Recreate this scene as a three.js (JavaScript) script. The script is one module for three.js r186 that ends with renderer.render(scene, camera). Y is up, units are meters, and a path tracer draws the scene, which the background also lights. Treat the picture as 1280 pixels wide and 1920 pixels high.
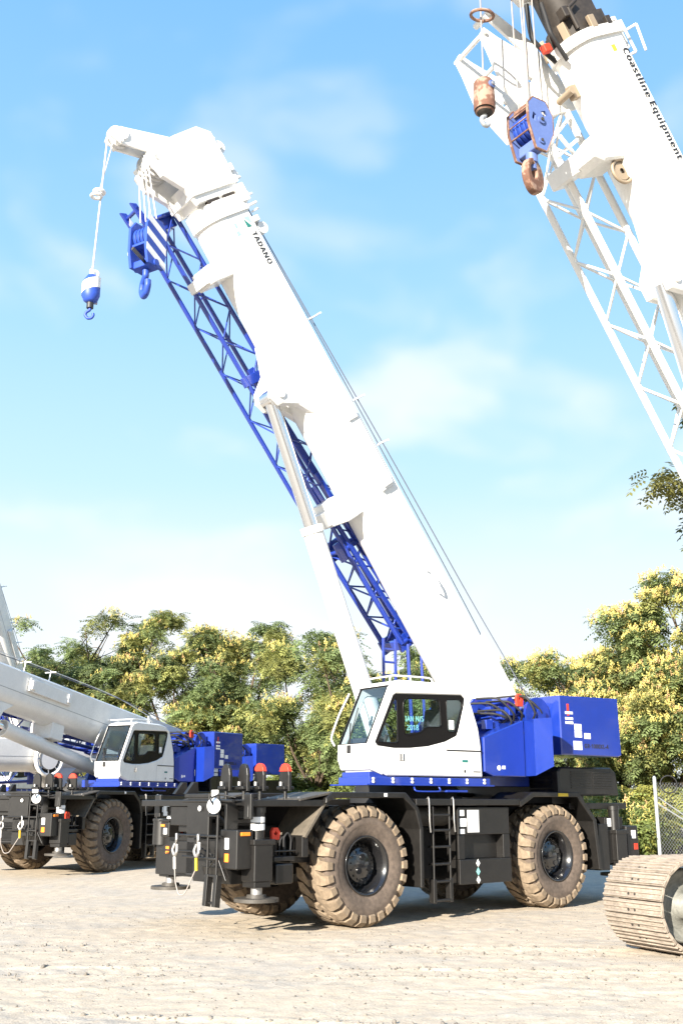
import * as THREE from 'three';
import { RoundedBoxGeometry } from 'three/addons/geometries/RoundedBoxGeometry.js';
import { mergeGeometries, toCreasedNormals } from 'three/addons/utils/BufferGeometryUtils.js';
import { TextGeometry } from 'three/addons/geometries/TextGeometry.js';
import { FontLoader } from 'three/addons/loaders/FontLoader.js';
import { createNoise2D, createNoise3D } from 'simplex-noise';

// ------------------------------------------------------------------ camera, sky, sun, exposure
const scene = new THREE.Scene();
const camera = new THREE.PerspectiveCamera(51.28, 682 / 1024, 0.1, 3000);
camera.position.set(0, 1.906, 0);
camera.rotation.set(0.266, 0, 0);

const SUN_EL = 0.34, SUN_H = [-0.46, 0.888];           // towards the sun: behind the camera and to the left
const sunDir = new THREE.Vector3(SUN_H[0] * Math.cos(SUN_EL), Math.sin(SUN_EL), SUN_H[1] * Math.cos(SUN_EL)).normalize();
const sun = new THREE.DirectionalLight(new THREE.Color().setRGB(1.0, 0.92, 0.80), 5.0);
sun.position.copy(sunDir).multiplyScalar(80).add(new THREE.Vector3(0, 0, -25));
sun.target.position.set(0, 0, -25);
sun.castShadow = true; sun.shadow.mapSize.set(4096, 4096); sun.shadow.radius = 1;
Object.assign(sun.shadow.camera, { left: -45, right: 45, top: 45, bottom: -45, near: 1, far: 220 });
scene.add(sun, sun.target);

function rng(seed) { let a = seed >>> 0; return () => { a = (a + 0x6D2B79F5) | 0; let t = Math.imul(a ^ (a >>> 15), 1 | a); t = (t + Math.imul(t ^ (t >>> 7), 61 | t)) ^ t; return ((t ^ (t >>> 14)) >>> 0) / 4294967296; }; }
const smooth = (a, b, x) => { const t = Math.min(1, Math.max(0, (x - a) / (b - a))); return t * t * (3 - 2 * t); };
const lerp = (a, b, t) => a + (b - a) * t;

{ // the sky: clear blue above, pale near the horizon, thin high cloud
  const SKY = .81, n3 = createNoise3D(rng(11)), W = 1024, H = 512, d = new Float32Array(W * H * 4);
  const stops = [[-90, [.20, .18, .15]], [-3, [.28, .26, .23]], [0, [.44, .46, .47]], [5, [.43, .46, .475]], [12, [.36, .425, .465]], [16.5, [.262, .385, .47]], [25, [.185, .328, .475]], [33, [.138, .280, .47]], [41, [.106, .243, .465]], [60, [.075, .19, .42]], [90, [.055, .15, .38]]];
  const fbm = (x, y, z) => { let s = 0, a = .5, f = 1; for (let i = 0; i < 5; i++) { s += a * n3(x * f, y * f, z * f); a *= .5; f *= 2.03; } return s; };
  for (let j = 0; j < H; j++) for (let i = 0; i < W; i++) {
    const el = ((j + .5) / H - .5) * Math.PI, az = ((i + .5) / W - .5) * 2 * Math.PI;
    const x = Math.cos(el) * Math.cos(az), y = Math.sin(el), z = Math.cos(el) * Math.sin(az), deg = el * 57.2958;
    let k = 0; while (k < stops.length - 2 && deg > stops[k + 1][0]) k++;
    const t = Math.min(1, Math.max(0, (deg - stops[k][0]) / (stops[k + 1][0] - stops[k][0]))), A = stops[k][1], B = stops[k + 1][1];
    let c = [0, 1, 2].map(q => lerp(A[q], B[q], t));
    if (deg > -2) {
      const wx = fbm(x * 1.5 + 9, y * 3, z * 1.5) * .35;
      const n = fbm(x * 2.4 + wx, y * 5.2 - wx * .6, z * 2.4 + 3.1);
      const m = smooth(-.02, .55, n + .10 * smooth(30, 6, deg)) * (.30 + .60 * smooth(42, 12, deg));
      c = c.map((v, q) => lerp(v, [.43, .455, .475][q], m));
    }
    const o = (j * W + i) * 4; d[o] = c[0] * SKY; d[o + 1] = c[1] * SKY; d[o + 2] = c[2] * SKY; d[o + 3] = 1;
  }
  const sky = new THREE.DataTexture(d, W, H, THREE.RGBAFormat, THREE.FloatType);
  sky.mapping = THREE.EquirectangularReflectionMapping; sky.magFilter = sky.minFilter = THREE.LinearFilter; sky.needsUpdate = true;
  scene.background = sky; scene.environment = sky;
}
const renderer = new THREE.WebGLRenderer({ antialias: true });
renderer.toneMapping = THREE.LinearToneMapping;
renderer.toneMappingExposure = 3.0;
renderer.shadowMap.enabled = true;

// ------------------------------------------------------------------ textures and materials
const n2 = createNoise2D(rng(5));
function noiseTex(size, fn, srgb = true) {
  const d = new Uint8Array(size * size * 4);
  for (let j = 0; j < size; j++) for (let i = 0; i < size; i++) { const c = fn(i / size, j / size), o = (j * size + i) * 4; d[o] = c[0] * 255; d[o + 1] = c[1] * 255; d[o + 2] = c[2] * 255; d[o + 3] = 255; }
  const t = new THREE.DataTexture(d, size, size); t.wrapS = t.wrapT = THREE.RepeatWrapping; t.magFilter = THREE.LinearFilter; t.minFilter = THREE.LinearMipmapLinearFilter; t.generateMipmaps = true;
  if (srgb) t.colorSpace = THREE.SRGBColorSpace; t.needsUpdate = true; return t;
}
const torus4 = createNoise3D(rng(21));
const tileN = (u, v, f) => { // tileable noise by blending
  const a = torus4(u * f, v * f, 0), b = torus4((u - 1) * f, v * f, 0), c = torus4(u * f, (v - 1) * f, 0), e = torus4((u - 1) * f, (v - 1) * f, 0);
  return (a * (1 - u) + b * u) * (1 - v) + (c * (1 - u) + e * u) * v;
};
const clamp1 = x => Math.min(1, Math.max(0, x));
const gravelH = noiseTex(512, (u, v) => { const h = clamp1(.5 + .22 * tileN(u, v, 14) + .22 * tileN(u, v, 37) + .22 * tileN(u, v, 90)); return [h, h, h]; }, false);
const gravelC = noiseTex(1024, (u, v) => {
  const a = tileN(u, v, 8), b = tileN(u, v, 60), c = tileN(u, v, 130), sp = c > .62 ? .16 : c < -.66 ? -.2 : 0;
  const k = .79 + .055 * a + .06 * b + sp * .85; const w = .012 * tileN(u, v, 20);
  return [clamp1(k + w), clamp1(k * .985), clamp1(k * .955 - w)];
});
const wearC = noiseTex(512, (u, v) => { const k = clamp1(.965 + .025 * tileN(u, v, 5) + .02 * tileN(u, v, 24) - (tileN(u, v, 70) > .6 ? .05 : 0)); return [k, k * .995, k * .985]; });
const dustC = noiseTex(512, (u, v) => { const k = clamp1(.78 + .10 * tileN(u, v, 6) + .10 * tileN(u, v, 22) + .06 * tileN(u, v, 70)); return [k, k * .97, k * .93]; });
const streakR = noiseTex(256, (u, v) => { const k = clamp1(.55 + .2 * tileN(u, v, 6) + .15 * tileN(u, v, 30)); return [k, k, k]; }, false);
const rustC = noiseTex(512, (u, v) => { const a = tileN(u, v, 7) + .6 * tileN(u, v, 24); const k = smooth(-.1, .5, a); return [lerp(.50, .70, k) + .05 * tileN(u, v, 60), lerp(.37, .60, k), lerp(.31, .54, k)]; });
const rgb = (r, g, b) => new THREE.Color().setRGB(r, g, b);
const std = (c, rough, o = {}) => new THREE.MeshStandardMaterial({ color: c, roughness: rough, side: THREE.DoubleSide, ...o });
const phys = (c, rough, o = {}) => new THREE.MeshPhysicalMaterial({ color: c, roughness: rough, side: THREE.DoubleSide, ...o });
const M = {
  white: phys(rgb(.80, .80, .79), .38, { map: wearC, clearcoat: .4, clearcoatRoughness: .15 }),
  blue: phys(rgb(.010, .036, .30), .32, { map: wearC, clearcoat: .8, clearcoatRoughness: .05 }),
  blueFlat: std(rgb(.022, .07, .42), .5, { map: wearC }),
  black: phys(rgb(.017, .0165, .0165), .42, { map: dustC, roughnessMap: null, clearcoat: .25, clearcoatRoughness: .3 }),
  blackMatte: std(rgb(.014, .014, .015), .7),
  deck: std(rgb(.10, .095, .088), .6, { map: dustC }),
  dusty: std(rgb(.19, .17, .14), .8, { map: dustC }),
  rim: phys(rgb(.010, .010, .011), .22, { clearcoat: .9, clearcoatRoughness: .06 }),
  tread: std(rgb(.345, .28, .21), .95, { map: dustC }),
  sidewall: std(rgb(.185, .150, .128), .9, { map: dustC }),
  chrome: std(rgb(.80, .81, .83), .14, { metalness: 1 }),
  steel: std(rgb(.42, .41, .40), .45, { metalness: .8 }),
  rope: std(rgb(.62, .60, .58), .6),
  ropeDark: std(rgb(.10, .11, .14), .6),
  glass: phys(rgb(.88, .95, .95), .02, { transmission: 1, thickness: 0, ior: 1.5 }),
  glassDark: phys(rgb(.88, .93, .95), .02, { transmission: 1, thickness: 0, ior: 1.5 }),
  gloss: phys(rgb(.007, .006, .006), .28, { specularIntensity: .5 }),
  red: std(rgb(.62, .045, .02), .5),
  orange: phys(rgb(.85, .23, .02), .25, { clearcoat: .6 }),
  sticker: std(rgb(.78, .78, .77), .6),
  yellow: std(rgb(.75, .5, .03), .5),
  ink: std(rgb(.02, .02, .022), .5),
  chalk: std(rgb(.16, .46, .48), .8),
  teal: std(rgb(.02, .16, .14), .5), tealLight: std(rgb(.28, .66, .62), .5),
  seat: std(rgb(.03, .03, .034), .9), inside: std(rgb(.30, .31, .32), .8),
  rust: std(rgb(.72, .66, .62), .85, { map: rustC, metalness: .1 }),
  hookblue: std(rgb(.10, .155, .38), .55, { map: wearC }),
  grime: std(rgb(.05, .042, .036), .6, { map: dustC }),
  brass: std(rgb(.30, .235, .165), .55, { metalness: .3 }), oldRope: std(rgb(.30, .27, .25), .8),
  track: std(rgb(.43, .385, .34), .9, { map: dustC }), trackDark: std(rgb(.07, .065, .06), .8, { map: dustC }), hub: std(rgb(.30, .32, .31), .6, { map: dustC }),
  galv: std(rgb(.45, .47, .48), .5, { metalness: .5 }),
};

// ------------------------------------------------------------------ geometry helpers; local axes: u forward, v up, w towards the near (cab) side
const V = (u, v, w) => new THREE.Vector3(u, v, -w);
function fin(g) { // non-indexed, uv in metres by dominant axis
  if (g.index) g = g.toNonIndexed();
  for (const k of Object.keys(g.attributes)) if (!['position', 'normal'].includes(k)) g.deleteAttribute(k);
  if (!g.attributes.normal) g.computeVertexNormals();
  return g;
}
function boxUV(g, s = .5) {
  const p = g.attributes.position, n = g.attributes.normal, uv = new Float32Array(p.count * 2);
  for (let i = 0; i < p.count; i++) {
    const ax = Math.abs(n.getX(i)), ay = Math.abs(n.getY(i)), az = Math.abs(n.getZ(i));
    if (ax >= ay && ax >= az) { uv[2 * i] = p.getZ(i) * s; uv[2 * i + 1] = p.getY(i) * s; }
    else if (ay >= az) { uv[2 * i] = p.getX(i) * s; uv[2 * i + 1] = p.getZ(i) * s; }
    else { uv[2 * i] = p.getX(i) * s; uv[2 * i + 1] = p.getY(i) * s; }
  }
  g.setAttribute('uv', new THREE.BufferAttribute(uv, 2)); return g;
}
const box = (u0, u1, v0, v1, w0, w1, r = .012) => {
  const a = Math.abs(u1 - u0), b = Math.abs(v1 - v0), c = Math.abs(w1 - w0), rr = Math.min(r, a * .35, b * .35, c * .35);
  const g = fin(new RoundedBoxGeometry(a, b, c, 1, rr)); g.translate((u0 + u1) / 2, (v0 + v1) / 2, -(w0 + w1) / 2); return g;
};
const prism = (pts, w0, w1, bev = .008, holes = []) => {
  const sh = new THREE.Shape(pts.map(p => new THREE.Vector2(p[0], p[1])));
  for (const h of holes) sh.holes.push(new THREE.Path(h.map(p => new THREE.Vector2(p[0], p[1]))));
  const t = Math.abs(w1 - w0), b = Math.min(bev, t * .3);
  const g = fin(new THREE.ExtrudeGeometry(sh, { depth: t - 2 * b, bevelEnabled: b > 0, bevelThickness: b, bevelSize: b, bevelOffset: -b, bevelSegments: 1, curveSegments: 6 }));
  g.translate(0, 0, -Math.max(w0, w1) + b); return g;
};
const UP = new THREE.Vector3(0, 1, 0);
const rod = (p, q, r, seg = 10, r2 = r) => {
  const d = q.clone().sub(p), g = fin(new THREE.CylinderGeometry(r2, r, d.length(), seg));
  g.applyQuaternion(new THREE.Quaternion().setFromUnitVectors(UP, d.clone().normalize())); g.translate((p.x + q.x) / 2, (p.y + q.y) / 2, (p.z + q.z) / 2); return g;
};
const bar = (p, q, a, b = a) => { // square bar
  const d = q.clone().sub(p), g = fin(new RoundedBoxGeometry(a, d.length(), b, 1, Math.min(a, b) * .15));
  g.applyQuaternion(new THREE.Quaternion().setFromUnitVectors(UP, d.clone().normalize())); g.translate((p.x + q.x) / 2, (p.y + q.y) / 2, (p.z + q.z) / 2); return g;
};
const pipe = (pts, r, n = 24, seg = 7, closed = false) => fin(new THREE.TubeGeometry(new THREE.CatmullRomCurve3(pts, closed, 'catmullrom', .3), n, r, seg, closed));
const disc = (u, v, w0, w1, r, seg = 28, r2 = r) => { const g = fin(new THREE.CylinderGeometry(r2, r, Math.abs(w1 - w0), seg)); g.rotateX(-Math.PI / 2); g.translate(u, v, -(w0 + w1) / 2); return g; }; // axis along w
const vcyl = (u, w, v0, v1, r, seg = 24, r2 = r) => { const g = fin(new THREE.CylinderGeometry(r2, r, v1 - v0, seg)); g.translate(u, (v0 + v1) / 2, -w); return g; };
const latheW = (prof, u, v, seg = 48) => { // profile [[radius, w]...] spun round an axis along w
  const g = fin(new THREE.LatheGeometry(prof.map(p => new THREE.Vector2(p[0], p[1])), seg)); g.rotateX(-Math.PI / 2); g.translate(u, v, 0); return g;
};
const quad = (a, b, c, d) => { const g = new THREE.BufferGeometry(); g.setAttribute('position', new THREE.Float32BufferAttribute([a, b, c, a, c, d].flatMap(p => [p.x, p.y, p.z]), 3)); g.computeVertexNormals(); return g; };
const I4 = new THREE.Matrix4();
const used = {};
const numbered = n => { const k = used[n] = (used[n] ?? -1) + 1; return k ? n + '_' + String(k).padStart(3, '0') : n; };
function mesh(name, gs, m, parent, mtx = I4, label) {
  const list = (Array.isArray(gs) ? gs : [gs]);
  let g = list.length > 1 ? mergeGeometries(list.map(fin)) : fin(list[0].clone());
  g.applyMatrix4(mtx); boxUV(g);
  const o = new THREE.Mesh(g, m); o.name = name; o.castShadow = o.receiveShadow = true; if (label) o.userData.label = label; parent.add(o); return o;
}
const grp = (name, parent) => { const o = new THREE.Group(); o.name = name; parent.add(o); return o; };
function tag(o, label, category, group, kind) { Object.assign(o.userData, { label, category }); if (group) o.userData.group = group; if (kind) o.userData.kind = kind; return o; }
const font = await new FontLoader().loadAsync('fonts/droid/droid_sans_bold.typeface.json');
const fontR = await new FontLoader().loadAsync('fonts/droid/droid_sans_regular.typeface.json');
function textOn(str, size, depth, origin, xd, yd, f = font, stretch = 1) {
  const g = fin(new TextGeometry(str, { font: f, size, depth, curveSegments: 3 })); g.scale(stretch, 1, 1);
  const z = xd.clone().cross(yd); g.applyMatrix4(new THREE.Matrix4().makeBasis(xd, yd, z).setPosition(origin)); return g;
}
// ------------------------------------------------------------------ wheel geometry, shared by all wheeled cranes
const WR = .935;
const tyreG = boxUV(latheW([[.43, -.29], [.47, -.33], [.56, -.365], [.68, -.375], [.79, -.362], [.845, -.335], [.862, -.2], [.865, 0], [.862, .2], [.845, .335], [.79, .362], [.70, .374], [.685, .376], [.64, .377], [.63, .368], [.56, .362], [.47, .33], [.43, .29]], 0, 0, 72));
const treadG = (() => {
  const N = 26, pos = [], prof = [[.84, .03], [.925, .04], [.935, .16], [.932, .285], [.860, .392], [.765, .398], [.745, .366], [.83, .30]];
  const cap = THREE.ShapeUtils.triangulateShape(prof.map(p => new THREE.Vector2(p[0], p[1])), []);
  const r = rng(77);
  for (let side = -1; side <= 1; side += 2) for (let i = 0; i < N; i++) {
    const a0 = (i + (side > 0 ? 0 : .5)) / N * 2 * Math.PI, jit = (r() - .5) * .012;
    const P = s => prof.map(([rad, w]) => {
      const half = (.060 + .022 * smooth(.05, .30, w) - .018 * smooth(.32, .40, w)) * (rad < .9 ? 1.06 : 1), sh = w < .16 ? (.16 - w) * 1.5 : 0, a = a0 + jit + sh * side + s * half;
      return [rad * Math.cos(a), rad * Math.sin(a), -w * side];
    });
    const A = P(-1), C = P(1), n = prof.length, tri = (x, y, z) => { const q = side > 0 ? [x, y, z] : [x, z, y]; for (const k of q) pos.push(...k); };
    for (let k = 0; k < n; k++) { const m = (k + 1) % n; tri(A[k], C[k], C[m]); tri(A[k], C[m], A[m]); }
    for (const [x, y, z] of cap) { tri(A[x], A[y], A[z]); tri(C[x], C[z], C[y]); }
  }
  const g = new THREE.BufferGeometry(); g.setAttribute('position', new THREE.Float32BufferAttribute(pos, 3)); g.computeVertexNormals(); return boxUV(g);
})();
const rimG = (() => {
  const gs = [latheW([[.425, -.30], [.455, -.33], [.40, -.25], [.36, -.1], [.0, -.1], [.0, .0], [.34, .02], [.385, .12], [.39, .20], [.425, .26], [.435, .31], [.462, .335], [.455, .352], [.43, .345], [.41, .30], [.37, .235], [.36, .14], [.325, .10], [.29, .10], [.285, .17], [.27, .20], [.20, .21], [.19, .245], [.09, .255], [.08, .27], [0, .272]], 0, 0, 64)];
  for (let i = 0; i < 22; i++) { const a = i / 22 * Math.PI * 2; gs.push(disc(.307 * Math.cos(a), .307 * Math.sin(a), .10, .135, .014, 6)); }
  for (let i = 0; i < 14; i++) { const a = i / 14 * Math.PI * 2; gs.push(disc(.235 * Math.cos(a), .235 * Math.sin(a), .20, .225, .012, 6)); }
  for (let i = 0; i < 3; i++) { const a = i / 3 * Math.PI * 2 + .5; gs.push(disc(.13 * Math.cos(a), .13 * Math.sin(a), .24, .275, .05, 14)); }
  gs.push(box(-.012, .012, .33, .40, .24, .36));
  return boxUV(mergeGeometries(gs));
})();
function wheel(parent, u, w) {
  const g = grp('wheel', parent); g.position.copy(V(u, WR, w)); if (w < 0) g.rotation.y = Math.PI;
  const r = (parent.children.length * 1.7) % 6.28;
  for (const [n, geo, m] of [['tyre', tyreG, M.sidewall], ['tread', treadG, M.tread], ['rim', rimG, M.rim]]) { const o = new THREE.Mesh(geo, m); o.name = n; o.rotation.z = r; o.castShadow = o.receiveShadow = true; g.add(o); }
  return g;
}
// ------------------------------------------------------------------ lattice: four chords and zig-zag lacing bars, each bar its own mesh
const barG = boxUV(fin(new THREE.CylinderGeometry(1, 1, 1, 7)));
function strut(name, p, q, r, m, parent, mtx) {
  const a = p.clone().applyMatrix4(mtx), b = q.clone().applyMatrix4(mtx), d = b.clone().sub(a), o = new THREE.Mesh(barG, m);
  o.name = name; o.position.copy(a).add(b).multiplyScalar(.5); o.quaternion.setFromUnitVectors(UP, d.clone().normalize()); o.scale.set(r, d.length(), r); o.castShadow = o.receiveShadow = true; parent.add(o); return o;
}
function lattice(parent, mtx, m, o) { // o: a0,a1, h0,h1 centre heights, w, half sizes at both ends, chord radius, bays
  const at = (t, sh, sw) => V(lerp(o.a0, o.a1, t), lerp(o.h0, o.h1, t) + sh * lerp(o.s0, o.s1, t), lerp(o.w, o.w1 ?? o.w, t) + sw * lerp(o.s0, o.s1, t));
  const cs = [[-1, -1], [-1, 1], [1, 1], [1, -1]];
  for (const [h, w] of cs) strut('chord', at(0, h, w), at(1, h, w), o.cr, m, parent, mtx);
  for (let f = 0; f < 4; f++) {
    const A = cs[f % 2 ? (f + 1) % 4 : f], B = cs[f % 2 ? f : (f + 1) % 4];
    for (let i = 0; i < o.bays; i++) {
      const t0 = i / o.bays, t1 = (i + .5) / o.bays, t2 = (i + 1) / o.bays;
      strut('lacing_bar', at(t0, ...A), at(t1, ...B), o.lr, m, parent, mtx); strut('lacing_bar', at(t1, ...B), at(t2, ...A), o.lr, m, parent, mtx);
    }
    for (const t of [0, 1]) strut('end_bar', at(t, ...A), at(t, ...B), o.cr * .9, m, parent, mtx);
  }
}
// boom shell: flat top, rounded belly
function boomShell(a0, a1, W0, H0, W1, H1, off0 = 0, off1 = 0) {
  const sec = (W, H, y) => { const r = W * .46, pts = [[W / 2 - .05, H / 2 + y], [W / 2, H / 2 - .05 + y], [W / 2, -H / 2 + r + y]]; for (let i = 1; i <= 12; i++) { const t = i / 12 * Math.PI; pts.push([W / 2 * Math.cos(t), -H / 2 + r - r * Math.sin(t) + y]); } pts.push([-W / 2, H / 2 - .05 + y], [-W / 2 + .05, H / 2 + y]); return pts; };
  const A = sec(W0, H0, off0), B = sec(W1, H1, off1), n = A.length, pos = [];
  const pt = (a, p) => [a, p[1], -p[0]];
  for (let i = 0; i < n; i++) { const j = (i + 1) % n; pos.push(...pt(a0, A[i]), ...pt(a1, B[j]), ...pt(a1, B[i]), ...pt(a0, A[i]), ...pt(a0, A[j]), ...pt(a1, B[j])); }
  for (let i = 1; i < n - 1; i++) { pos.push(...pt(a0, A[0]), ...pt(a0, A[i + 1]), ...pt(a0, A[i])); pos.push(...pt(a1, B[0]), ...pt(a1, B[i]), ...pt(a1, B[i + 1])); }
  const g = new THREE.BufferGeometry(); g.setAttribute('position', new THREE.Float32BufferAttribute(pos, 3)); return fin(toCreasedNormals(g, .5));
}
const sheave = (u, v, w, r, t = .05) => latheW([[r * .3, w - t / 2], [r * .86, w - t * .3], [r, w - t / 2], [r * .9, w], [r, w + t / 2], [r * .86, w + t * .3], [r * .3, w + t / 2]], u, v, 32);

// ------------------------------------------------------------------ rough terrain crane
function roughTerrainCrane(o) {
  const far = !!o.far, C = new THREE.Group(); C.name = numbered('mobile_crane'); scene.add(C);
  tag(C, o.label, 'crane', 'wheeled cranes parked in the yard');
  C.position.set(o.X, o.y ?? 0, o.Z); C.rotation.y = Math.atan2(-Math.cos(o.th), -Math.sin(o.th));
  const S = new THREE.Matrix4().makeRotationY(o.slew);
  const B = S.clone().multiply(new THREE.Matrix4().makeTranslation(-2.2, 3.39, 0)).multiply(new THREE.Matrix4().makeRotationZ(o.elev));
  const Bp = (a, h, w) => V(a, h, w).applyMatrix4(B), Sp = (u, v, w) => V(u, v, w).applyMatrix4(S);
  // --- carrier
  mesh('chassis', [box(-4.5, 4.5, .78, 1.55, -.5, .5), box(2.0, 2.85, .75, 1.1, -.85, .85), box(-2.85, -2.0, .75, 1.1, -.85, .85), box(-3.6, 3.4, 1.5, 1.86, -.8, .8)], M.blackMatte, C);
  for (const u of [2.425, -2.425]) { mesh('axle', [disc(u, WR, -.9, .9, .17), disc(u, WR, -.28, .28, .34)], M.blackMatte, C); wheel(C, u, 1.225); wheel(C, u, -1.225); }
  const lipF = [[1.22, .55], [1.22, 1.5], [1.32, 1.82], [1.62, 2.07], [3.22, 2.07], [3.36, 1.98], [3.36, 1.9], [3.17, 1.98], [1.67, 1.98], [1.40, 1.78], [1.30, 1.48], [1.30, .55]];
  const lipR = [[-1.35, 1.90], [-1.74, 2.08], [-3.04, 2.08], [-3.52, 1.62], [-3.62, .72], [-3.72, .72], [-3.62, 1.66], [-3.10, 2.17], [-1.70, 2.17], [-1.32, 2.0]].map(p => [p[0], p[1] - .07]);
  for (const s of [1, -1]) {
    const q = (a, b) => s > 0 ? [a, b] : [-b, -a];
    const ff = mesh('front_fender', [prism(lipF, ...q(.80, 1.66), .012)], M.black, C);
    const fp = mesh('fender_ramp', [prism([[3.18, 2.075], [3.86, 1.965], [3.86, 1.93], [3.18, 2.04]], ...q(.62, 1.63), .006)], M.deck, C);
    if (!far) for (let i = 0; i < 4; i++) { const w = s * (.75 + i * .26); mesh('bolt', disc(3.80, 1.975, w - .012, w + .012, .02, 8), M.steel, fp); }
    mesh('splash_plate', [prism([[3.33, 1.93], [3.74, 1.40], [3.70, 1.38], [3.28, 1.92]], ...q(.80, 1.60), .004)], M.dusty, C);
    mesh('fender_bracket', [box(3.62, 3.74, 1.1, 1.42, ...q(.85, 1.55)), box(3.3, 3.7, 1.0, 1.12, ...q(.8, 1.2))], M.black, C);
    mesh('rear_fender', [prism(lipR, ...q(.80, 1.64), .012)], M.black, C);
    mesh('side_deck', [box(-1.36, 1.34, 1.86, 1.97, ...q(.75, 1.62))], M.black, C);
    // storage box with recess between the wheels
    mesh('side_box', [box(-1.10, .26, 1.36, 1.83, ...q(.8, 1.55)), box(-1.10, .26, .54, .95, ...q(.8, 1.57)), box(.10, .26, .95, 1.36, ...q(.8, 1.55)), box(-1.10, -.92, .95, 1.36, ...q(.8, 1.55)), box(-.95, .15, .95, 1.36, ...q(.8, 1.38))], M.black, C);
    mesh('tank', [(() => { const g = fin(new THREE.CapsuleGeometry(.17, .9, 4, 14)); g.rotateZ(Math.PI / 2); g.translate(.55, 1.68, -s * 1.2); return g; })()], M.deck, C);
    mesh('side_panel', [box(.30, 1.18, .62, 1.5, ...q(.7, .95))], M.blackMatte, C);
    // ladder
    const L = grp('ladder', C);
    for (const u of [.93, .53]) mesh('rail', [rod(V(u, .62, s * 1.60), V(u, 1.84, s * 1.60), .018, 8), box(u - .045, u + .03, .28, .66, ...q(1.50, 1.62))], M.black, L);
    for (const v of [.32, .62, .9, 1.18, 1.45, 1.70]) mesh('rung', box(.53, .93, v - .02, v + .02, ...q(1.46, 1.62)), M.black, L);
  }
  if (!far) {
    for (const [n, u0, u1, v0, v1] of [['notice_sticker', -.28, .02, 1.40, 1.78], ['warning_sticker', .05, .22, 1.5, 1.64], ['warning_sticker', .1, .22, 1.68, 1.78], ['warning_sticker', .1, .22, 1.38, 1.46]]) mesh(n, box(u0, u1, v0, v1, 1.551, 1.556, .001), M.sticker, C);
    for (const v of [.6, .74, .88]) mesh('emblem_sticker', prism([[-.20, v - .06], [-.15, v], [-.20, v + .07], [-.25, v]], 1.571, 1.576, 0), v === .74 ? M.tealLight : M.sticker, C);
    mesh('yellow_sticker', box(-2.75, -2.45, 2.02, 2.08, 1.641, 1.646, .001), M.yellow, C);
    mesh('deck_sticker', box(2.05, 2.12, 2.0, 2.055, 1.661, 1.665, .001), M.sticker, C);
    for (const [u, w] of [[1.05, 1.63], [.45, 1.63]]) mesh('grab_rail', pipe([V(u, 1.9, w - .1), V(u, 1.99, w), V(u, 1.6, w + .01), V(u - .03, 1.42, w)], .013, 16, 6), M.steel, C);
  }
  // front: deck, outrigger beam, jacks and the fittings on the bumper
  mesh('front_deck', [box(3.25, 4.75, 1.85, 1.95, -1.55, 1.60), box(4.0, 4.7, 1.55, 1.85, -.7, .7)], M.black, C);
  mesh('front_outrigger_box', [box(3.95, 4.38, .74, 1.38, -1.62, 1.2), box(4.38, 4.84, .74, 1.38, .22, 1.24), box(4.385, 4.5, .80, 1.3, -1.0, .2)], M.black, C);
  mesh('rear_outrigger_box', [box(-4.75, -4.15, .74, 1.38, -1.50, 1.50)], M.black, C);
  for (const [u, s] of [[4.52, 1], [4.17, -1], [-4.45, 1], [-4.45, -1]]) {
    const j = mesh('outrigger_jack', [vcyl(u, s * 1.45, 1.2, 1.80, .105), vcyl(u, s * 1.45, 1.76, 1.84, .12), box(u - .17, u + .17, .78, 1.36, s * 1.28, s * 1.62, .02), box(u - .20, u + .20, 1.30, 1.38, s * 1.25, s * 1.64), box(u - .15, u + .15, .70, .80, s * 1.3, s * 1.6)], M.black, C);
    mesh('jack_rod', vcyl(u, s * 1.45, .55, .75, .085), M.steel, j);
    mesh('float_pad', [vcyl(u, s * 1.45, .50, .55, .33, 32), vcyl(u, s * 1.45, .545, .60, .16, 6, .14)], M.deck, j);
    if (!far && u > 0) { mesh('jack_sticker', vcyl(u, s * 1.45, 1.62, 1.70, .107), M.sticker, j); mesh('jack_sticker', vcyl(u, s * 1.45, 1.51, 1.60, .107), M.sticker, j); }
  }
  for (const s of [1, -1]) {
    const q = (a, b) => s > 0 ? [a, b] : [-b, -a];
    const cb = mesh('corner_box', [...(s > 0 ? [box(4.66, 4.96, .96, 1.52, 1.10, 1.54, .02), prism([[4.7, .97], [4.94, .97], [4.84, .74], [4.7, .74]], .6, 1.24, .01)] : [box(4.38, 4.62, 1.36, 1.60, -1.12, -.86, .02), box(4.36, 4.64, 1.60, 1.63, -1.15, -.83)])], M.black, C);
    mesh('turn_lamp', s > 0 ? box(4.73, 4.90, 1.43, 1.485, 1.535, 1.565, .01) : box(4.62, 4.635, 1.52, 1.56, -1.1, -.98, .005), M.orange, cb);
    mesh('head_lamp', s > 0 ? box(4.955, 4.97, 1.24, 1.40, 1.24, 1.34, .01) : box(4.62, 4.64, 1.40, 1.50, -1.0, -.9, .02), M.sticker, cb);
    mesh('marker_lamp', s > 0 ? box(4.955, 4.968, 1.06, 1.18, 1.24, 1.34, .01) : box(4.38, 4.395, 1.08, 1.2, -1.3, -1.2, .01), M.orange, cb);
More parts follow.
